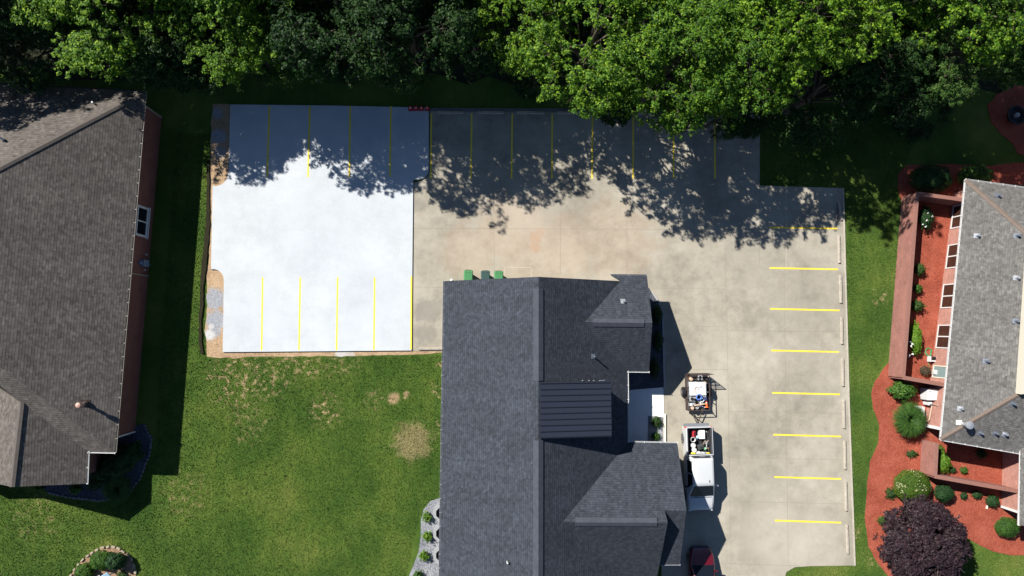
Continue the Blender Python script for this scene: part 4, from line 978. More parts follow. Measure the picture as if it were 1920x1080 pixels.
P = D*np.array([1.29, 1.16, 1.5*.56])*1.0+np.array([0, 0, 1.5*.45]); V = leaf_arrays(P, D, .11, rng=rng); np_mesh('blossom', V, quads(V), L_bloom, big)

# purple tree
T_P = make_tree('purple_tree', 'large dark purple-leaved tree in the mulch at the lower right', 'tree', 2.75, 4.0, L_purple, 61, nl=34, cpl=80, lpc=22, leaf=.15, clump=.20, zf=.6, sprays=60, bark=M_twig, tr=.13)
p = at(1731, 1020, 2.4); T_P.location = (p.x, p.y, 0)
# left bed
shrub('leafy_hedge', 222, 868, .5, 1.75, .85, 1.3, L_box, 'dark leafy hedge in the shaded bed by the brown roofed house', cat='hedge', n=5200, leaf=.12, seed=71, rz=.6, rough=.10)
shrub('small_shrub', 178, 908, .3, .5, .4, .6, L_dull, 'dim twiggy shrub in the shaded bed below the brown roof', n=500, leaf=.10, seed=72, rough=.25)
shrub('small_shrub', 140, 918, .3, .4, .3, .5, L_gold, 'faint yellowish shrub in the shaded bed below the gable', n=500, leaf=.09, seed=73, rough=.25)
shrub('small_shrub', 72, 916, .2, .35, .2, .35, L_gold, 'small sunlit yellow plant poking out under the brown gable', n=400, leaf=.07, seed=74, rough=.25)
shrub('round_bush', 190, 1050, .4, .72, .62, .9, L_hedge, 'round green bush at the top of the stone-edged bed at the bottom left', n=3200, leaf=.08, seed=75)
shrub('round_bush', 158, 1073, .4, .60, .56, .8, L_hedge, 'round green bush cut by the bottom edge in the stone-edged bed', n=2600, leaf=.08, seed=76)
shrub('round_bush', 214, 1054, .8, .62, .52, 1.2, L_box, 'darker taller bush right behind the round one in the stone-edged bed', n=2400, leaf=.09, seed=77)
shrub('small_shrub', 228, 1078, .2, .3, .25, .4, L_dull, 'low shrub by the pale board at the bottom left bed', n=400, leaf=.08, seed=78, rough=.2)
# centre-building beds
shrub('small_shrub', 1231, 791, .3, .36, .40, .6, L_dull, 'brownish green bush in the gravel strip beside the entrance walk', n=1000, leaf=.06, seed=81, rough=.15)
shrub('small_shrub', 1229, 818, .2, .30, .28, .45, L_hedge, 'small bright green plant in the gravel strip near the roof corner', n=600, leaf=.07, seed=82, rough=.25)
for i, (u, v, lab) in enumerate(((1233, 590, 'dark shrub at the curved north end of the shaded bed along the charcoal roof'), (1234, 640, 'dark shrub in the middle of the shaded bed along the charcoal roof'), (1228, 690, 'dark shrub at the south end of the shaded bed by the roof corner'))):
    shrub('small_shrub', u, v, .4, .35, .75, .7, L_box, lab, n=1200, leaf=.07, seed=85+i, rough=.2)
for i, (u, v, lab) in enumerate(((801, 970, 'lime green plant at the north end of the grey gravel bed'), (801, 1006, 'pale-tipped lime plant second from the north in the gravel bed'), (795, 1042, 'smallest lime plant third from the north in the gravel bed'), (783, 1079, 'dark green plant cut by the bottom edge in the gravel bed'))):
    shrub('small_shrub', u, v, .35, .30, .30, .6, L_lime if i < 3 else L_hedge, lab, n=420, leaf=.11, seed=91+i, rough=.3, stems=True)

def grass_clump(u, v, z, rad, h, n, mat, label, seed, w=.012):
    rng = np.random.default_rng(seed); p = at(u, v, z); root = thing('ornamental_grass', label, 'ornamental grass', (p.x, p.y, 0))
    a = rng.uniform(0, 2*np.pi, n); reach = rad*np.sqrt(rng.uniform(.08, 1, n)); r0 = rng.uniform(0, rad*.25, n); hh = h*rng.uniform(.75, 1.1, n); kseg = 5
    d = np.stack([np.cos(a), np.sin(a)], 1); s = np.stack([-d[:, 1], d[:, 0]], 1); V = np.zeros((n, kseg+1, 2, 3))
    for k in range(kseg+1):
        f = k/kseg; rr = r0+(reach)*f**1.2; zz = hh*np.sin(min(1.0, f*1.15)*np.pi*.62)*(1-.15*f*(reach/rad)); ww = w*(1-f*.85)+.002
        for j, sg in enumerate((-1, 1)):
            V[:, k, j, 0] = d[:, 0]*rr+s[:, 0]*sg*ww; V[:, k, j, 1] = d[:, 1]*rr+s[:, 1]*sg*ww; V[:, k, j, 2] = zz+.02
    base = (np.arange(n)*(kseg+1)*2)[:, None, None]; q = np.array([[2*k, 2*k+1, 2*k+3, 2*k+2] for k in range(kseg)])[None]
    np_mesh('blades', V.reshape(-1, 3), (base+q).reshape(-1, 4), mat, root); return root
grass_clump(1702, 786, .8, 1.12, 1.35, 3400, L_grassy, 'large round clump of ornamental grass in the red mulch by the white box', 3, .014)
grass_clump(222, 915, .4, .95, .8, 1500, L_dull, 'shaded bluish grass clump at the lower edge of the bed by the brown roof', 4, .014)

# undergrowth and grey logs, utility box north of the lot
mb = MB(); a, b = at(690, 104, .15), at(735, 112, .15); mb.tube([a, a.lerp(b, .5)+Vector((0, .03, .02)), b], [.10, .12, .09], 9); tag(mb.build('fallen_log', M_log, smooth=True), 'thicker grey log lying on the dark forest floor', 'log')
mb = MB(); a, b = at(698, 112, .12), at(722, 108, .12); mb.tube([a, b], [.07, .05], 8); tag(mb.build('fallen_log', M_log, smooth=True), 'short thin grey log lying against the thicker one', 'log')
p = at(787, 116, .5); ub = thing('utility_box', 'dark green utility box with a pale post standing in shade north of the cones', 'utility box', (p.x, p.y, 0), -.08)
MB().box((0, 0, .4), (.78, .62, .8)).build('cabinet', M_bindark, ub, bevel=.03); MB().box((0, 0, .83), (.84, .68, .05)).build('lid', M_bindark, ub, bevel=.015)
MB().box((.28, -.42, .35), (.12, .1, .7)).build('post', plain('pale_post', (.28, .38, .38), .6), ub, bevel=.01)

# ------------------------------------------------------------------ wheel stops
M_stopc = granular('stop_concrete', [(.3, (.15, .135, .115)), (.5, (.30, .27, .225)), (.7, (.40, .36, .31))], 11, 2.5)
def wheel_stop(u0, v0, u1, v1, label, L=None, z=.05):
    a, b = at(u0, v0, .12), at(u1, v1, .12); c = (a+b)/2; c.z = z; ang = math.atan2(b.y-a.y, b.x-a.x); L = (b-a).length
    root = thing('wheel_stop', label, 'wheel stop', c, ang, 'concrete wheel stops at the heads of the stalls')
    mb = MB(); ring = lambda x, k: [(x, -.10*k, 0), (x, .10*k, 0), (x, .10*k, .06), (x, .06*k, .125), (x, -.06*k, .125), (x, -.10*k, .06)]
    mb.loft([ring(-L/2, .85), ring(-L/2+.06, 1), ring(L/2-.06, 1), ring(L/2, .85)]); mb.build('block', M_stopc, root)
    bt = MB()
    for s in (-1, 1): bt.lathe([(.02, .12), (.02, .14), (.005, .142)], (s*L*.36, 0, 0), 8)
    bt.build('anchor_pin', M_rust, root); return root
nN = ['first', 'second', 'third', 'fourth', 'fifth', 'sixth', 'seventh', 'eighth']
for i, (a, b) in enumerate(((821, 869), (895, 945), (969, 1020), (1045, 1096), (1120, 1171), (1196, 1246), (1272, 1323), (1353, 1405))):
    wheel_stop(a, 210+i*.3, b, 210.8+i*.3, 'concrete wheel stop heading the %s shaded stall east of the red cones' % nN[i])
nE = ['topmost', 'second from the top', 'third from the top', 'fourth from the top', 'fifth from the top', 'sixth from the top', 'seventh from the top', 'eighth from the top', 'lowest']
for i, (u0, v0, u1, v1) in enumerate(((1570, 366, 1578, 413), (1573, 441, 1574, 493), (1576, 516, 1577, 568), (1578, 595, 1579, 645), (1580, 672, 1581, 724), (1582, 749, 1583, 803), (1584, 826, 1585, 880), (1586, 903, 1587, 958), (1588, 983, 1590, 1038))):
    wheel_stop(u0, v0, u1, v1, 'concrete wheel stop in the column by the east grass, %s%s' % (nE[i], ', lying askew' if i == 0 else ''))
wheel_stop(785, 654, 830, 654, 'concrete wheel stop beside the west wall of the charcoal roofed building')
bm_ = at(1571, 390, .1); mb = MB(); a, b = at(1571, 372, .1), at(1571, 412, .1); line_between(mb, a, b, .12, .05, .1); tag(mb.build('timber_board', M_log), 'weathered board lying next to the askew wheel stop', 'board')

# ------------------------------------------------------------------ cones, bins, small things
def cone(u, v, label, first=None):
    p = at(u, v, .2); root = thing('traffic_cone', label, 'traffic cone', (p.x, p.y, .14), random.uniform(-.2, .2), 'red traffic cones on the corner of the white pavement')
    MB().box((0, 0, .015), (.34, .34, .03)).build('base', plain('cone_base', (.20, .02, .02), .6), root, bevel=.01)
    MB().lathe([(.14, .03), (.10, .22), (.085, .30)], n=16, cap=False).build('cone_body', M_red, root, smooth=True)
    MB().lathe([(.086, .301), (.062, .42)], n=16, cap=False).build('collar', plain('cone_collar', (.55, .40, .38), .5), root, smooth=True)
    MB().lathe([(.061, .421), (.035, .62), (.02, .63)], n=16, cap=False).build('tip', M_red, root, smooth=True)
for u, lab in ((770, 'red traffic cone furthest from the striped line, westmost of four'), (780, 'second red traffic cone from the west in the row of four'), (790, 'third red traffic cone from the west in the row of four'), (801, 'red traffic cone nearest the yellow line, eastmost of four')): cone(u, 203.5, lab)

def bin_(u, v, mat, label):
    p = at(u, v, .9); root = thing('wheeled_bin', label, 'wheeled bin', (p.x, p.y, .05), random.uniform(-.03, .03), 'wheeled bins against the north wall')
    mb = MB(); r = lambda z, w, d: [(-w, -d, z), (w, -d, z), (w, d, z), (-w, d, z)]
    mb.loft([r(.08, .22, .26), r(.95, .29, .34)]); mb.build('body', mat, root, bevel=.03)
    mb = MB(); mb.loft([r(.96, .31, .37), r(1.02, .31, .37), r(1.06, .26, .31)]); mb.build('lid', mat, root, bevel=.02)
    MB().tube([(-.22, .40, .92), (.22, .40, .92)], .018).build('handle', M_black, root)
    for s in (-1, 1): MB().tube([(s*.25, -.26, .12), (s*.29, -.26, .12)], .12, 16).build('wheel', M_rubber, root)
    hl = MB()
    for s in (-1, 1): hl.box((s*.12, .25, 1.05), (.08, .03, .03), .5*s)
    hl.build('hinge', M_black, root)
bin_(878, 517.5, M_bingreen, 'green wheeled bin furthest left of the three by the gable')
bin_(910, 518.5, M_bindark, 'dark green wheeled bin between the two bright green ones')
bin_(935, 519, M_bingreen, 'green wheeled bin furthest right of the three by the gable')
p = at(846, 524, 1); mb = MB(); mb.lathe([(.08, 0), (.10, .25), (.03, .28)], (p.x, p.y, .05)); tag(mb.build('bucket', M_whitep, smooth=True), 'small white pail by the northwest corner of the charcoal roof', 'bucket')

# planters peeking out under the west eave
for i, (v, lab) in enumerate(((963, 'pale square planter under the west eave, northmost of three'), (1001, 'pale square planter under the west eave, middle of three'), (1042, 'pale square planter under the west eave, southmost of three'))):
    p = at(827, v, .4); root = thing('window_well', lab, 'window well', (p.x+.05, p.y, 0), 0, 'octagonal wells along the west wall')
    n = 8; mb = MB(); o_ = [( .62*math.cos(R(22.5+45*k)), .62*math.sin(R(22.5+45*k))) for k in range(8)]
    inn = [(.42*math.cos(R(22.5+45*k)), .42*math.sin(R(22.5+45*k))) for k in range(8)]
    vs = [(x, y, 0) for x, y in o_]+[(x, y, .35) for x, y in o_]+[(x, y, .35) for x, y in inn]+[(x, y, .1) for x, y in inn]
    fs = []
    for k in range(8):
        j = (k+1) % 8; fs += [(k, j, 8+j, 8+k), (8+k, 8+j, 16+j, 16+k), (16+k, 16+j, 24+j, 24+k)]
    mb.add(vs, fs); mb.build('rim', plain('grey_well', (.24, .25, .26), .7), root); MB().prism(inn, .04, .09).build('floor', M_black, root)

# right house yard things
def box_thing(name, u, v, z, d, m, label, cat, rz=0, bevel=.03, base=0.04, parts=()):
    p = at(u, v, z); root = thing(name, label, cat, (p.x, p.y, base), rz)
    return root, MB().box((0, 0, d[2]/2), d).build('housing' if cat != 'board' else 'panel', m, root, bevel=bevel)
r_, _ = box_thing('heat_pump', 1749, 740, .9, (.78, .85, .9), M_whitep, 'white boxy cooling unit with a sloping lid standing against the pink brick wall', 'cooling unit', -.05, .06)
MB().box((-.02, 0, .91), (.70, .76, .05), ry=-.05).build('lid', M_whitep, r_, bevel=.02)
MB().box((-.25, .22, .945), (.05, .05, .02)).build('latch', M_black, r_)
for s, lab in ((-1, ''), (1, '')): pass
for u, lab in ((1744.5, 'left grey meter box below the white cooling unit'), (1754, 'right grey meter box below the white cooling unit')):
    r_, _ = box_thing('meter_box', u, 757, .7, (.26, .24, .7), M_whitep, lab, 'meter box', 0, .03)
    MB().box((0, -.05, .72), (.2, .1, .03)).build('cover', M_lead, r_)
r_, _ = box_thing('storage_chest', 1725, 776, .4, (.62, 1.1, .45), M_whitep, 'white rounded chest half hidden behind the ornamental grass', 'chest', -.06, .12)
MB().box((0, 0, .46), (.56, 1.02, .04)).build('lid', M_whitep, r_, bevel=.015)
# garden hose coil
p = at(1741, 660, .1); mb = MB(); pts = [(p.x+(.28-.02*k/8)*math.cos(k*.55)*(1+.12*math.sin(k)), p.y+(.28)*math.sin(k*.55)*(1+.1*math.cos(k*1.3)), .07+.006*(k % 11)) for k in range(36)]
mb.tube(pts, .02, 6); q = at(1744, 690, .1); mb.tube([pts[-1], (p.x+.1, p.y-.6, .06), (q.x-.1, q.y+.3, .06), (q.x, q.y, .06)], .015, 6)
hz = mb.build('garden_hose', M_green_hose, smooth=True); tag(hz, 'coiled green garden hose on the red mulch near the long lime shrub', 'hose')
r_, _ = box_thing('hose_reel', 1752, 677, .5, (.42, .1, .35), M_whitep, 'white wall-side reel stand just below the coiled green hose', 'hose reel', -.1, .02)
MB().tube([(-.2, .2, .25), (.2, .2, .25)], .12, 14).build('drum', M_black, r_, smooth=True)
for s in (-1, 1): MB().box((s*.22, .12, .2), (.05, .4, .4)).build('frame', M_whitep, r_, bevel=.01)
r_, _ = box_thing('brick_stone', 1851, 951, .1, (.12, .24, .08), M_cream, 'pale loose brick in the mulch beside the largest bush of the row of three', 'brick', -.3, .01)
# dark fountain thing in the upper right bed
p = at(1906, 216, .4); root = thing('fire_pit', 'dark round fire pit with a pale knob in the shaded upper right mulch', 'fire pit', (p.x, p.y, .04))
MB().lathe([(.45, 0), (.7, .35), (.72, .45), (.62, .45), (.5, .2), (.1, .18)], n=24).build('bowl', M_black, root, smooth=True); MB().lathe([(.16, .15), (.16, .5), (.1, .56), (.01, .57)], n=14).build('knob', M_greyp, root, smooth=True)
# board sign at bottom left
p = at(197, 1080, .6); root = thing('sign_board', 'pale blue slanted board among the bushes at the bottom left', 'sign', (p.x, p.y, 0), .55)
MB().box((0, -.15, .75), (.75, .62, .05), rx=.35).build('panel', M_bluet, root, bevel=.01); MB().box((-.25, .22, .88), (.3, .07, .05)).build('trim', M_whitep, root, bevel=.01)
for s in (-1, 1): MB().box((s*.3, -.1, .35), (.06, .06, .7)).build('post', M_whitep, root)

# ------------------------------------------------------------------ vehicles
def rr_xz(y, hw, zb, zt, r, n=4):
    out = []
    for cx, cz, a0 in ((hw-r, zt-r, 0), (-hw+r, zt-r, 90), (-hw+r, zb+r, 180), (hw-r, zb+r, 270)):
        for k in range(n+1): a = R(a0+90*k/n); out.append((cx+r*math.cos(a), y, cz+r*math.sin(a)))
    return out
def rr_xy(z, y0, y1, hw, r, n=4):
    out = []
    for cx, cy, a0 in ((hw-r, y1-r, 0), (-hw+r, y1-r, 90), (-hw+r, y0+r, 180), (hw-r, y0+r, 270)):
        for k in range(n+1): a = R(a0+90*k/n); out.append((cx+r*math.cos(a), cy+r*math.sin(a), z))
    return out
def panel(mb, q, inset=.06, lift=.012):
    q = [Vector(x) for x in q]; c = sum(q, Vector())/4; n = (q[1]-q[0]).cross(q[2]-q[0]).normalized()
    if n.dot(c-Vector((0, c.y*.5, .6))) < 0: n = -n
    p = [x.lerp(c, inset) for x in q]; mb.add([x+n*lift for x in p]+[x-n*.02 for x in p], [(0, 1, 2, 3), (0, 4, 5, 1), (1, 5, 6, 2), (2, 6, 7, 3), (3, 7, 4, 0)])
def wheel(root, x, y, r=.37, w=.24):
    s = 1 if x > 0 else -1; mb = MB()
    prof = [(r-.06, -w/2), (r-.015, -w/2+.02), (r, -w/2+.06), (r, w/2-.06), (r-.015, w/2-.02), (r-.06, w/2)]
    rings = [[(x+z, y+q*math.cos(2*math.pi*k/24), r+q*math.sin(2*math.pi*k/24)) for k in range(24)] for q, z in prof]; mb.loft(rings)
    w_ = mb.build('tyre', M_rubber, root, smooth=True); mb = MB()
    rings = [[(x+s*z, y+q*math.cos(2*math.pi*k/20), r+q*math.sin(2*math.pi*k/20)) for k in range(20)] for q, z in ((r*.62, w/2-.04), (r*.62, w/2+.008), (r*.5, w/2+.01), (r*.2, w/2-.03), (.04, w/2+.01))]
    mb.loft(rings); mb.build('rim', M_rim, w_, smooth=True)

# -- white pickup (front towards -Y)
p = at(1312, 878, 1.1); tk = thing('pickup_truck', 'white pickup truck with a loaded open bed hitched to the trailer', 'pickup truck', (p.x, p.y, .05), R(1.2))
HW = .93
body = MB()
body.loft([rr_xz(-2.90, .66, .45, .78, .10), rr_xz(-2.84, .80, .40, .92, .14), rr_xz(-2.70, .88, .38, 1.02, .16), rr_xz(-2.35, .92, .36, 1.10, .16), rr_xz(-1.95, HW, .36, 1.15, .14), rr_xz(-1.84, HW, .36, 1.17, .12), rr_xz(.88, HW, .36, 1.18, .10)])
ob = body.build('body', M_carwhite, tk, smooth=True)
# bed: two side walls, front wall, floor
bd = MB()
for s in (-1, 1):
    x0_, x1_ = (HW-.13, HW) if s > 0 else (-HW, -HW+.13)
    bd.prism([(x0_, .89), (x1_, .89), (x1_, 2.80), (x0_, 2.80)], .42, 1.30)
bd.prism([(-HW+.131, .89), (HW-.131, .89), (HW-.131, .97), (-HW+.131, .97)], .42, 1.30)
bd.build('bed_side', M_carwhite, tk, bevel=.03)
MB().prism([(-HW+.132, .972), (HW-.132, .972), (HW-.132, 2.76), (-HW+.132, 2.76)], .66, .72).build('bed_floor', M_bedliner, tk)
bl = MB()
for s in (-1, 1): bl.box((s*(HW-.14), 1.87, 1.0), (.02, 1.78, .58)); bl.box((s*(HW-.22), 1.95, .84), (.16, .8, .24)); bl.box((s*(HW-.10), 1.86, 1.312), (.06, 1.8, .02))
bl.box((0, .985, 1.0), (1.55, .02, .58)); bl.build('bed_liner', M_bedliner, tk, bevel=.005, seg=1)
MB().box((0, 2.80, 1.0), (1.66, .07, .62)).build('tailgate', M_carwhite, tk, bevel=.02)
MB().box((0, 2.90, .58), (1.78, .17, .17)).build('rear_bumper', M_bumper, tk, bevel=.03)
MB().box((0, -2.92, .52), (1.55, .12, .2)).build('front_bumper', M_bumper, tk, bevel=.04)
for s in (-1, 1):
    MB().box((s*.88, 2.79, 1.05), (.11, .09, .34)).build('tail_light', M_taillamp, tk, bevel=.015)
    MB().box((s*.70, -2.84, .80), (.30, .12, .16), rz=s*-.25).build('headlight', M_lamp, tk, bevel=.03)
MB().box((0, -2.90, .70), (.9, .05, .18)).build('grille', M_black, tk, bevel=.01)
# cab
cab = MB(); zb, zt = 1.15, 1.84; B0, B1, BW = -1.86, .88, .90; T0, T1, TW = -.92, .80, .70
cab.loft([rr_xy(zb, B0, B1, BW, .10), rr_xy(zb+.35, B0+.46, B1-.04, BW-.09, .10), rr_xy(zt-.07, T0-.10, T1, TW+.04, .12), rr_xy(zt-.015, T0, T1-.03, TW, .14), rr_xy(zt+.015, T0+.12, T1-.14, TW-.13, .14)])
cb_ = cab.build('cab', M_carwhite, tk, smooth=True)
ws = MB(); panel(ws, [(-BW+.05, B0+.03, zb+.02), (BW-.05, B0+.03, zb+.02), (TW-.02, T0-.10, zt-.07), (-TW+.02, T0-.10, zt-.07)], .05, .03); ws.build('windshield', M_dark_glass, cb_)
rw_ = MB(); panel(rw_, [(-.68, B1-.02, zb+.12), (.68, B1-.02, zb+.12), (.62, T1+.01, zt-.10), (-.62, T1+.01, zt-.10)], .05, .02); rw_.build('rear_window', M_dark_glass, cb_)
for s in (-1, 1):
    for (ya, yb, yc, yd) in ((-1.22, -.28, -.28, -.92), (-.20, .66, .62, -.20)):
        sw = MB(); panel(sw, [(s*(BW-.01), ya, zb+.06), (s*(BW-.01), yb, zb+.06), (s*(TW+.06), yc, zt-.10), (s*(TW+.06), yd, zt-.10)], .04, .025); sw.build('side_window', M_dark_glass, cb_)
    mr = MB(); mr.box((s*1.05, -1.15, 1.25), (.20, .10, .20)); mr.box((s*.92, -1.13, 1.2), (.12, .05, .05)); mr.build('mirror', M_white if s > 0 else M_black, tk, bevel=.02)
    MB().box((s*.935, -.35, 1.0), (.02, .16, .03)).build('door_handle', M_black, tk)
    dl = MB()
    for y_ in (-1.3, -.24, .72): dl.box((s*.9305, y_, .78), (.004, .015, .72))
    dl.build('door_seam', M_bumper, tk)
    arch = MB()
for x_, y_ in ((-.82, -1.95), (.82, -1.95), (-.82, 1.93), (.82, 1.93)): wheel(tk, x_, y_)
ar = MB()
for s in (-1, 1):
    for y_ in (-1.95, 1.93):
        pts = [(s*.925, y_+.43*math.cos(R(a)), .38+.43*math.sin(R(a))) for a in range(0, 181, 15)]; ar.tube(pts, .03, 5)
ar.build('wheel_arch', M_bumper, tk, smooth=True)
ll = MB(); ll.box((0, .90, 1.70), (.38, .06, .05)); ll.build('brake_light', M_bumper, cb_, bevel=.01)
rb = MB()
for k in range(-3, 4): rb.box((k*.13, .02, zt+.018), (.02, 1.2, .012))
rb.build('roof_rib', M_carwhite, cb_)
MB().box((.38, -.72, zt+.03), (.04, .14, .05)).build('antenna', M_black, cb_)
hs = MB()
for s in (-1, 1): hs.box((s*.78, -2.32, 1.105), (.012, .7, .012), rx=.1)
hs.box((0, -1.93, 1.165), (1.5, .05, .012)); hs.build('hood_seam', M_bumper, tk)
wi = MB()
for s in (-.45, .15): wi.tube([(s, -1.86, 1.19), (s+.45, -1.78, 1.24)], .012, 5)
wi.build('wiper', M_black, tk)

# load in the bed, each thing separate, resting on the bed floor (z .77)
BF = .77
def bucket(u, v, m_lid, label, lid=True, r=.155, h=.38, z0=BF, m=M_whitep):
    p = at(u, v, z0+h); root = thing('bucket', label, 'bucket', (p.x, p.y, z0), 0, 'buckets in the pickup bed')
    MB().lathe([(r*.85, 0), (r, h*.9), (r*1.04, h*.92), (r, h)] if lid else [(r*.85, 0), (r, h*.95), (r*1.05, h), (r*.9, h), (r*.8, .05), (.01, .05)], n=20).build('pail', m, root, smooth=True)
    if lid: MB().lathe([(r*1.05, h-.02), (r*1.07, h+.015), (r*.95, h+.03), (r*.9, h+.022), (.01, h+.022)], n=20).build('lid', m_lid, root, smooth=True)
    else: MB().lathe([(r*.82, h*.5), (.01, h*.5)], n=16).build('contents', M_greyp, root)
    hb = MB(); hb.tube([(r*1.06*math.cos(a), r*1.06*math.sin(a)*.9, h-.04-.10*math.sin(a)) for a in [k*math.pi/8 for k in range(9)]], .006, 4); hb.build('handle', M_galv, root)
bucket(1300, 824.5, M_whitep, 'open white bucket at the left side of the pickup bed', lid=False, r=.17)
bucket(1300, 835.5, M_whitep, 'lidded white bucket just below the open one in the pickup bed')
bucket(1301.8, 844, M_whitep, 'lidded white bucket above the left yellow-lidded one in the pickup bed')
bucket(1300, 852, M_yellow, 'yellow-lidded bucket in the left front corner of the pickup bed')
bucket(1310, 850.5, M_whitep, 'white bucket between the yellow-lidded ones, nearer the left one')
bucket(1319, 852, M_whitep, 'white bucket between the yellow-lidded ones, nearer the right one')
bucket(1328, 852.5, M_yellow, 'yellow-lidded bucket in the right front corner of the pickup bed', r=.145)
p = at(1316.5, 815, 1.2); rt = thing('cooler', 'white rounded cooler box in the pickup bed', 'cooler', (p.x, p.y, BF)); MB().box((0, 0, .19), (.38, .56, .38)).build('tub', M_whitep, rt, bevel=.05); MB().box((0, 0, .40), (.41, .59, .05)).build('lid', plain('cooler_lid', (.6, .63, .62), .5), rt, bevel=.02)
p = at(1302, 814, 1.1); rt = thing('fuel_can', 'red fuel can at the rear left of the pickup bed', 'fuel can', (p.x, p.y, BF), -.1); MB().box((0, 0, .15), (.20, .40, .30)).build('can', M_red, rt, bevel=.03); MB().box((0, 0, .33), (.05, .22, .04)).build('handle', M_black, rt, bevel=.01); MB().tube([(0, .14, .3), (0, .17, .38)], .025).build('cap', M_black, rt)
p = at(1326, 811, 1.1); rt = thing('tool_crate', 'brown open tool crate at the rear right of the pickup bed', 'crate', (p.x, p.y, BF))
mb = MB(); [mb.box(c, d) for c, d in (((0, 0, .02), (.28, .40, .03)), ((-.13, 0, .13), (.02, .40, .22)), ((.13, 0, .13), (.02, .40, .22)), ((0, .19, .13), (.24, .02, .22)), ((0, -.19, .13), (.24, .02, .22)))]; mb.build('box', M_rust, rt); MB().box((0, .02, .1), (.12, .2, .1)).build('tools', M_greyp, rt, bevel=.01)
p = at(1308.5, 820, 1.0); mb = MB(); mb.lathe([(.10, 0), (.12, .22), (.05, .30), (.035, .36)], (p.x, p.y, BF), 14); tag(mb.build('jug', M_bluet, smooth=True), 'pale blue jug beside the cooler in the pickup bed', 'jug')
p = at(1314, 838, .95); rt = thing('tool_bag', 'dark grey tool bag in the middle of the pickup bed', 'bag', (p.x, p.y, BF), .3); MB().box((0, 0, .12), (.45, .34, .24)).build('bag_body', plain('dark_canvas', (.04, .045, .045), .9, var=.3), rt, bevel=.06, seg=3); MB().tube([(-.14, 0, .24), (-.05, 0, .32), (.05, 0, .32), (.14, 0, .24)], .014).build('handle', M_black, rt)
p = at(1325, 830, 1.1); rt = thing('paint_rollers', 'bundle of pale roller poles leaning in the pickup bed', 'rollers', (p.x, p.y, BF))
for k, (dx, dy, an) in enumerate(((-.10, .02, .3), (0, .1, -.2), (.08, -.05, .5), (.02, -.12, .1))):
    MB().tube([(dx-.1*math.sin(an), dy-.22, .06+.05*k), (dx+.1*math.sin(an), dy+.22, .2+.05*k)], .022, 8).build('roller', M_whitep if k % 2 else M_tan, rt, smooth=True)
p = at(1324, 842, 1.1); rt = thing('sprayer', 'green and tan hand sprayer beside the right front buckets', 'sprayer', (p.x, p.y, BF)); MB().lathe([(.09, 0), (.10, .22), (.03, .28)], n=14).build('tank', plain('pale_green', (.12, .32, .2), .5), rt, smooth=True); MB().tube([(0, 0, .28), (.15, .1, .34), (.2, -.1, .2)], .014).build('hose', M_tan, rt)

# -- red car, front towards +Y
p = at(1313, 1024, .5); rc = thing('red_car', 'dark red car parked under the roof shadow, cut by the bottom edge', 'car', (p.x-.02, p.y-2.27, .05), 0)
cbd = MB(); cbd.loft([rr_xz(-2.25, .70, .40, .85, .12), rr_xz(-2.0, .84, .32, .98, .14), rr_xz(-1.2, .88, .28, 1.0, .14), rr_xz(.8, .88, .28, .98, .14), rr_xz(1.25, .87, .28, .93, .16), rr_xz(1.75, .82, .30, .86, .16), rr_xz(2.05, .72, .32, .78, .16), rr_xz(2.2, .58, .36, .66, .12)])
ob = cbd.build('body', M_carred, rc, smooth=True)
MB().loft([rr_xz(2.0, .80, .30, .56, .08), rr_xz(2.18, .68, .32, .56, .08), rr_xz(2.28, .52, .34, .54, .06)]).build('front_bumper', M_carblue, rc, smooth=True)
cc = MB(); cc.loft([rr_xy(.95, -1.75, 1.20, .82, .16), rr_xy(1.20, -1.4, .72, .74, .16), rr_xy(1.42, -1.0, .28, .62, .16), rr_xy(1.46, -.8, .1, .5, .16)]); ck = cc.build('cabin', M_carred, rc, smooth=True)
ws = MB(); panel(ws, [(-.78, 1.18, .97), (.78, 1.18, .97), (.58, .30, 1.42), (-.58, .30, 1.42)], .04, .03); ws.build('windshield', M_dark_glass, ck)
ws = MB(); panel(ws, [(-.72, -1.7, .97), (.72, -1.7, .97), (.56, -1.02, 1.42), (-.56, -1.02, 1.42)], .04, .03); ws.build('rear_window', M_dark_glass, ck)
for s in (-1, 1):
    ws = MB(); panel(ws, [(s*.82, -1.3, .99), (s*.82, .85, .99), (s*.62, .2, 1.38), (s*.62, -.95, 1.38)], .05, .03); ws.build('side_window', M_dark_glass, ck)
    hl = MB(); hl.loft([rr_xz(1.55, .05, .62, .70, .02), rr_xz(1.8, .08, .58, .74, .03), rr_xz(2.05, .06, .56, .68, .02)]); ho = hl.build('headlight', M_lamp, rc, smooth=True)
    ho.location = (s*.72, .02, .105); ho.rotation_euler = (0, 0, s*.42)
    mr = MB(); mr.box((s*.95, .75, 1.0), (.18, .10, .13)); mr.build('mirror', M_carred, rc, bevel=.03)
for x_, y_ in ((-.76, 1.4), (.76, 1.4), (-.76, -1.4), (.76, -1.4)): wheel(rc, x_, y_, .32, .2)
hs = MB()
for s in (-1, 1): hs.tube([(s*.70, 1.12, .975), (s*.60, 1.6, .895), (s*.42, 2.0, .80)], .008, 4)
hs.build('hood_seam', M_carblue, rc)
wi = MB()
for s in (-.5, .05): wi.tube([(s, 1.14, 1.0), (s+.5, 1.02, 1.07)], .010, 5)
wi.build('wiper', M_black, rc)

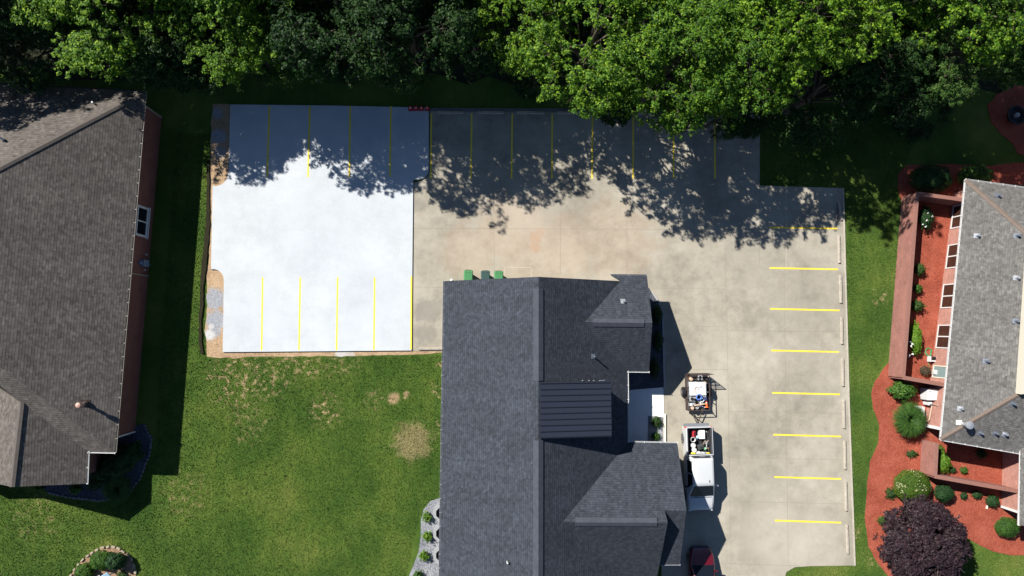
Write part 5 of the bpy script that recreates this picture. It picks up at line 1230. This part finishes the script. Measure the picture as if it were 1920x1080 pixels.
# -- trailer (tongue towards -Y)
p = at(1310, 736, .8); tr = thing('utility_trailer', 'rusty open utility trailer with a mesh ramp behind the white pickup', 'trailer', (p.x-.05, p.y, .05), R(.5))
TW_, TL = .78, 1.22
fr = MB()
for x in (-TW_, TW_): fr.box((x, 0, .48), (.05, 2*TL, .08)); fr.box((x, 0, .88), (.045, 2*TL, .045)); [fr.box((x, y_, .68), (.045, .045, .40)) for y_ in (-TL+.03, -.4, .4, TL-.03)]
for y_ in (-TL, TL): fr.box((0, y_, .48), (2*TW_-.06, .05, .08))
fr.box((0, -TL, .88), (2*TW_-.05, .045, .045)); fr.box((0, TL, .88), (2*TW_-.05, .045, .045))
fr.build('frame', M_rust, tr)
MB().box((0, 0, .50), (2*TW_-.07, 2*TL-.07, .035)).build('deck', M_deck, tr)
tg = MB()
for s in (-1, 1): tg.tube([(s*.45, -TL, .44), (0, -TL-.95, .44)], .035, 6)
tg.tube([(0, -TL-.85, .44), (0, -TL-1.12, .47)], .045, 8); tg.tube([(-.10, -TL-.5, .05), (-.10, -TL-.5, .75)], .03, 8); tg.build('tongue', M_rust, tr)
gt = MB()
zt_ = 1.75
for x in (-TW_+.02, TW_-.02): gt.box((x, TL+.08, 1.12), (.04, .04, 1.25))
for z_ in (.50, .9, 1.3, zt_): gt.box((0, TL+.08, z_), (2*TW_-.0, .04, .04))
gt.build('ramp_frame', M_rust, tr)
ms = MB()
for k in range(27): ms.box((-TW_+.06+k*.0555, TL+.08, 1.12), (.007, .007, 1.22))
for k in range(21): ms.box((0, TL+.092, .53+k*.06), (2*TW_-.08, .007, .007))
ms.build('ramp_mesh', M_rust, tr)
for s in (-1, 1):
    fd = MB()
    pts = [(.34*math.cos(R(a)), .34+.36*math.sin(R(a))) for a in range(0, 181, 15)]
    for (y0_, z0_), (y1_, z1_) in zip(pts, pts[1:]):
        x0_, x1_ = s*(TW_+.04), s*(TW_+.26); fd.add([(x0_, y0_*1.1, z0_), (x1_, y0_*1.1, z0_), (x1_, y1_*1.1, z1_), (x0_, y1_*1.1, z1_), (x0_, y0_*1.1, z0_-.012), (x1_, y0_*1.1, z0_-.012), (x1_, y1_*1.1, z1_-.012), (x0_, y1_*1.1, z1_-.012)], [(0, 1, 2, 3), (4, 7, 6, 5)])
    fd.build('fender', M_black, tr)
for s in (-1, 1): wheel(tr, s*(TW_+.15), 0, .31, .18)
# load on the trailer
TF = .57
def on_tr(u, v, z): p = at(u, v, z); return (p.x, p.y, TF)
rt = thing('white_tank', 'big white water tank on the rear half of the trailer', 'tank', on_tr(1309, 729, 1.0), .02); MB().box((0, 0, .22), (1.16, .95, .44)).build('tank_body', M_whitep, rt, bevel=.05); MB().lathe([(.12, .44), (.12, .48), (.02, .50)], (.1, .18, 0), 16).build('cap', M_whitep, rt, smooth=True)
rb = MB(); [rb.box((x, 0, .443), (.02, .8, .014)) for x in (-.42, -.2, .3, .48)]; rb.build('rib', plain('tank_rib', (.6, .6, .62), .5), rt)
mb = MB(); c = on_tr(1306, 731, 1.05); mb.tube([(c[0]+.14*math.cos(a*.5), c[1]+.2*math.sin(a*.5), 1.05) for a in range(0, 10)], .018, 6); tag(mb.build('cord', M_tan, smooth=True), 'tan cord looped on top of the white tank', 'cord')
mb = MB(); c = on_tr(1310, 744, .9); pts = [(c[0]+(.20+.02*math.sin(k*1.7))*math.cos(k*.6), c[1]+(.20+.03*math.cos(k))*math.sin(k*.6), TF+.05+.012*k) for k in range(40)]; mb.tube(pts, .035, 6); tag(mb.build('hose_coil', M_blue, smooth=True), 'blue hose coiled in the middle of the trailer', 'hose')
mb = MB(); pts = [(c[0]+.25+.13*math.cos(k*.6), c[1]-.22+.13*math.sin(k*.6), TF+.06+.012*k) for k in range(22)]; mb.tube(pts, .03, 6); tag(mb.build('hose_coil', plain('pale_hose', (.45, .52, .62), .5), smooth=True), 'smaller pale hose coil beside the blue one on the trailer', 'hose')
rt = thing('pressure_washer', 'pressure washer with dark engine at the front left of the trailer', 'machine', on_tr(1298, 748, .9)); MB().box((0, 0, .16), (.34, .32, .26)).build('engine', M_greyp, rt, bevel=.03); MB().lathe([(.11, .29), (.11, .34), (.03, .36)], n=16).build('recoil_cover', M_black, rt, smooth=True); MB().tube([(-.17, -.16, .02), (-.17, -.16, .45), (.17, -.16, .45), (.17, -.16, .02)], .015).build('handle', M_galv, rt)
rt = thing('wooden_reel', 'tan drum reel next to the pressure washer on the trailer', 'reel', on_tr(1303, 744, .9)); MB().lathe([(.12, 0), (.12, .03), (.06, .04), (.06, .24), (.12, .25), (.12, .28)], n=18).build('drum', M_tan, rt, smooth=True); MB().lathe([(.02, .28), (.02, .32)], n=8).build('spindle', M_black, rt)
for (u, v, lab) in ((1295.5, 710, 'tan round tub in the rear left corner of the trailer'), (1321, 718, 'tan round tub at the rear right of the trailer')):
    rt = thing('tub', lab, 'tub', on_tr(u, v, .9), 0, 'tan tubs on the trailer'); MB().lathe([(.11, 0), (.13, .34), (.13, .36)], n=18).build('pail', plain('copper', (.30, .16, .10), .5), rt, smooth=True); MB().lathe([(.14, .35), (.14, .38), (.02, .40)], n=18).build('lid', M_tan, rt, smooth=True)
mb = MB(); c = on_tr(1313, 708, .9); mb.tube([(c[0]-.12, c[1]-.16, TF+.32), (c[0]-.12, c[1]+.1, TF+.34), (c[0], c[1]+.2, TF+.35), (c[0]+.12, c[1]+.1, TF+.34), (c[0]+.12, c[1]-.16, TF+.32)], .045, 8)
mb.tube([(c[0]-.12, c[1]-.1, TF+.02), (c[0]-.12, c[1]-.1, TF+.3)], .03); mb.tube([(c[0]+.12, c[1]-.1, TF+.02), (c[0]+.12, c[1]-.1, TF+.3)], .03); tag(mb.build('pipe_bend', M_whitep, smooth=True), 'white U-shaped pipe standing at the rear of the trailer', 'pipe')
rt = thing('jug', 'white square jug near the front right of the trailer', 'jug', on_tr(1315, 755, .9)); MB().box((0, 0, .17), (.20, .18, .34)).build('can', M_whitep, rt, bevel=.03); MB().lathe([(.035, .34), (.035, .38)], n=10).build('cap', M_black, rt)
rt = thing('work_gloves_box', 'white tray of rags at the front left of the trailer', 'tray', on_tr(1299.5, 759, .9), .05); MB().box((0, 0, .1), (.44, .2, .2)).build('tray', M_whitep, rt, bevel=.02); MB().box((.05, .01, .22), (.2, .12, .06), .4).build('rag', M_greyp, rt, bevel=.02)
for (u, v, lab) in ((1298, 765, 'left tan paint pail by the front rail of the trailer'), (1307, 764, 'right grey paint pail by the front rail of the trailer')):
    rt = thing('paint_pail', lab, 'pail', on_tr(u, v, .8), 0, 'paint pails by the front rail'); MB().lathe([(.10, 0), (.115, .24)], n=16).build('pail', M_deck, rt, smooth=True); MB().lathe([(.12, .241), (.12, .26), (.02, .265)], n=16).build('lid', M_tan if u < 1300 else M_greyp, rt, smooth=True)
rt = thing('traffic_cone', 'fallen orange safety cone along the right rail of the trailer', 'traffic cone', on_tr(1325.5, 756, .8)); 
mb = MB(); rings = [[(r_*math.cos(2*math.pi*k/14), y_, .12+r_*math.sin(2*math.pi*k/14)) for k in range(14)] for r_, y_ in ((.10, -.28), (.06, .05), (.025, .28))]; mb.loft(rings); mb.build('cone_body', M_orange, rt, smooth=True); MB().box((0, -.29, .12), (.24, .02, .24)).build('base', M_orange, rt); 
mb = MB(); rings = [[(r_*math.cos(2*math.pi*k/14), y_, .12+r_*math.sin(2*math.pi*k/14)) for k in range(14)] for r_, y_ in ((.078, -.11), (.062, .04))]; mb.loft(rings); mb.build('collar', M_whitep, rt, smooth=True)
rt = thing('battery_box', 'black case with blue lid along the right side of the trailer', 'case', on_tr(1322, 746, .85)); MB().box((0, 0, .13), (.26, .4, .26)).build('case', M_black, rt, bevel=.02); MB().box((0, 0, .275), (.24, .38, .03)).build('lid', plain('navy', (.03, .04, .12), .5), rt, bevel=.01)

# more of the jumble on the trailer
mb = MB(); c = on_tr(1301, 752, .8); pts = [(c[0]+.30*math.sin(k*.9)+.02*k, c[1]+.16*math.cos(k*1.4), TF+.04+.008*k) for k in range(26)]; mb.tube(pts, .02, 5); tag(mb.build('air_line', M_black, smooth=True), 'tangled black air line among the paint pails on the trailer', 'hose')
rt = thing('tarp', 'crumpled grey tarp draped beside the white tank on the trailer', 'tarp', on_tr(1294.5, 736, .9)); mb = MB(); nx, ny = 7, 10; rg = np.random.default_rng(8)
vs = [(-.14+.28*i/(nx-1), -.45+.9*j/(ny-1), .04+.22*rg.random()) for j in range(ny) for i in range(nx)]; mb.add(vs+[(x, y, 0) for x, y, z in vs], [(j*nx+i, j*nx+i+1, (j+1)*nx+i+1, (j+1)*nx+i) for j in range(ny-1) for i in range(nx-1)]); mb.build('sheet', plain('grey_tarp', (.12, .13, .15), .7, var=.4), rt, smooth=True)
rt = thing('extension_cord', 'white coiled cord lying on the blue-lidded case of the trailer', 'cord', (on_tr(1321, 741, .9)[0], on_tr(1321, 741, .9)[1], TF+.29)); mb = MB(); mb.tube([(.10*math.cos(k*.7), .13*math.sin(k*.7), .01+.003*k) for k in range(20)], .014, 5); mb.build('cable', M_whitep, rt, smooth=True)
for u, v, m_, lab in ((1317, 762, M_blue, 'small blue bottle by the front rail of the trailer'), (1321.5, 764, M_greyp, 'small grey bottle by the front right corner of the trailer'), (1327, 735, M_black, 'small black canister against the right rail of the trailer')):
    rt = thing('bottle', lab, 'bottle', on_tr(u, v, .8)); MB().lathe([(.05, 0), (.055, .2), (.02, .26)], n=12).build('body', m_, rt, smooth=True); MB().lathe([(.022, .26), (.022, .29)], n=8).build('cap', M_whitep, rt)
rt = thing('plank', 'pale plank laid across the front of the trailer load', 'plank', (on_tr(1311, 758.5, .9)[0], on_tr(1311, 758.5, .9)[1], TF+.36), .15); MB().box((0, 0, .02), (.75, .09, .03)).build('board', M_tan, rt)
rt = thing('drop_cloth', 'blue and grey bundled drop cloth near the middle of the trailer', 'cloth', on_tr(1314, 740, .9), .4); mb = MB(); rg = np.random.default_rng(3)
vs = [((.10+.13*rg.random())*math.cos(k*math.pi/6)*(1-.35*l), (.10+.13*rg.random())*math.sin(k*math.pi/6)*(1-.35*l), .02+.10*l+.03*rg.random()) for l in range(3) for k in range(12)]; mb.add(vs+[(0, 0, .30)], [(l*12+k, l*12+(k+1) % 12, (l+1)*12+(k+1) % 12, (l+1)*12+k) for l in range(2) for k in range(12)]+[(24+k, 24+(k+1) % 12, 36) for k in range(12)]); mb.build('cloth', plain('blue_cloth', (.10, .14, .26), .9, var=.4), rt, smooth=True)
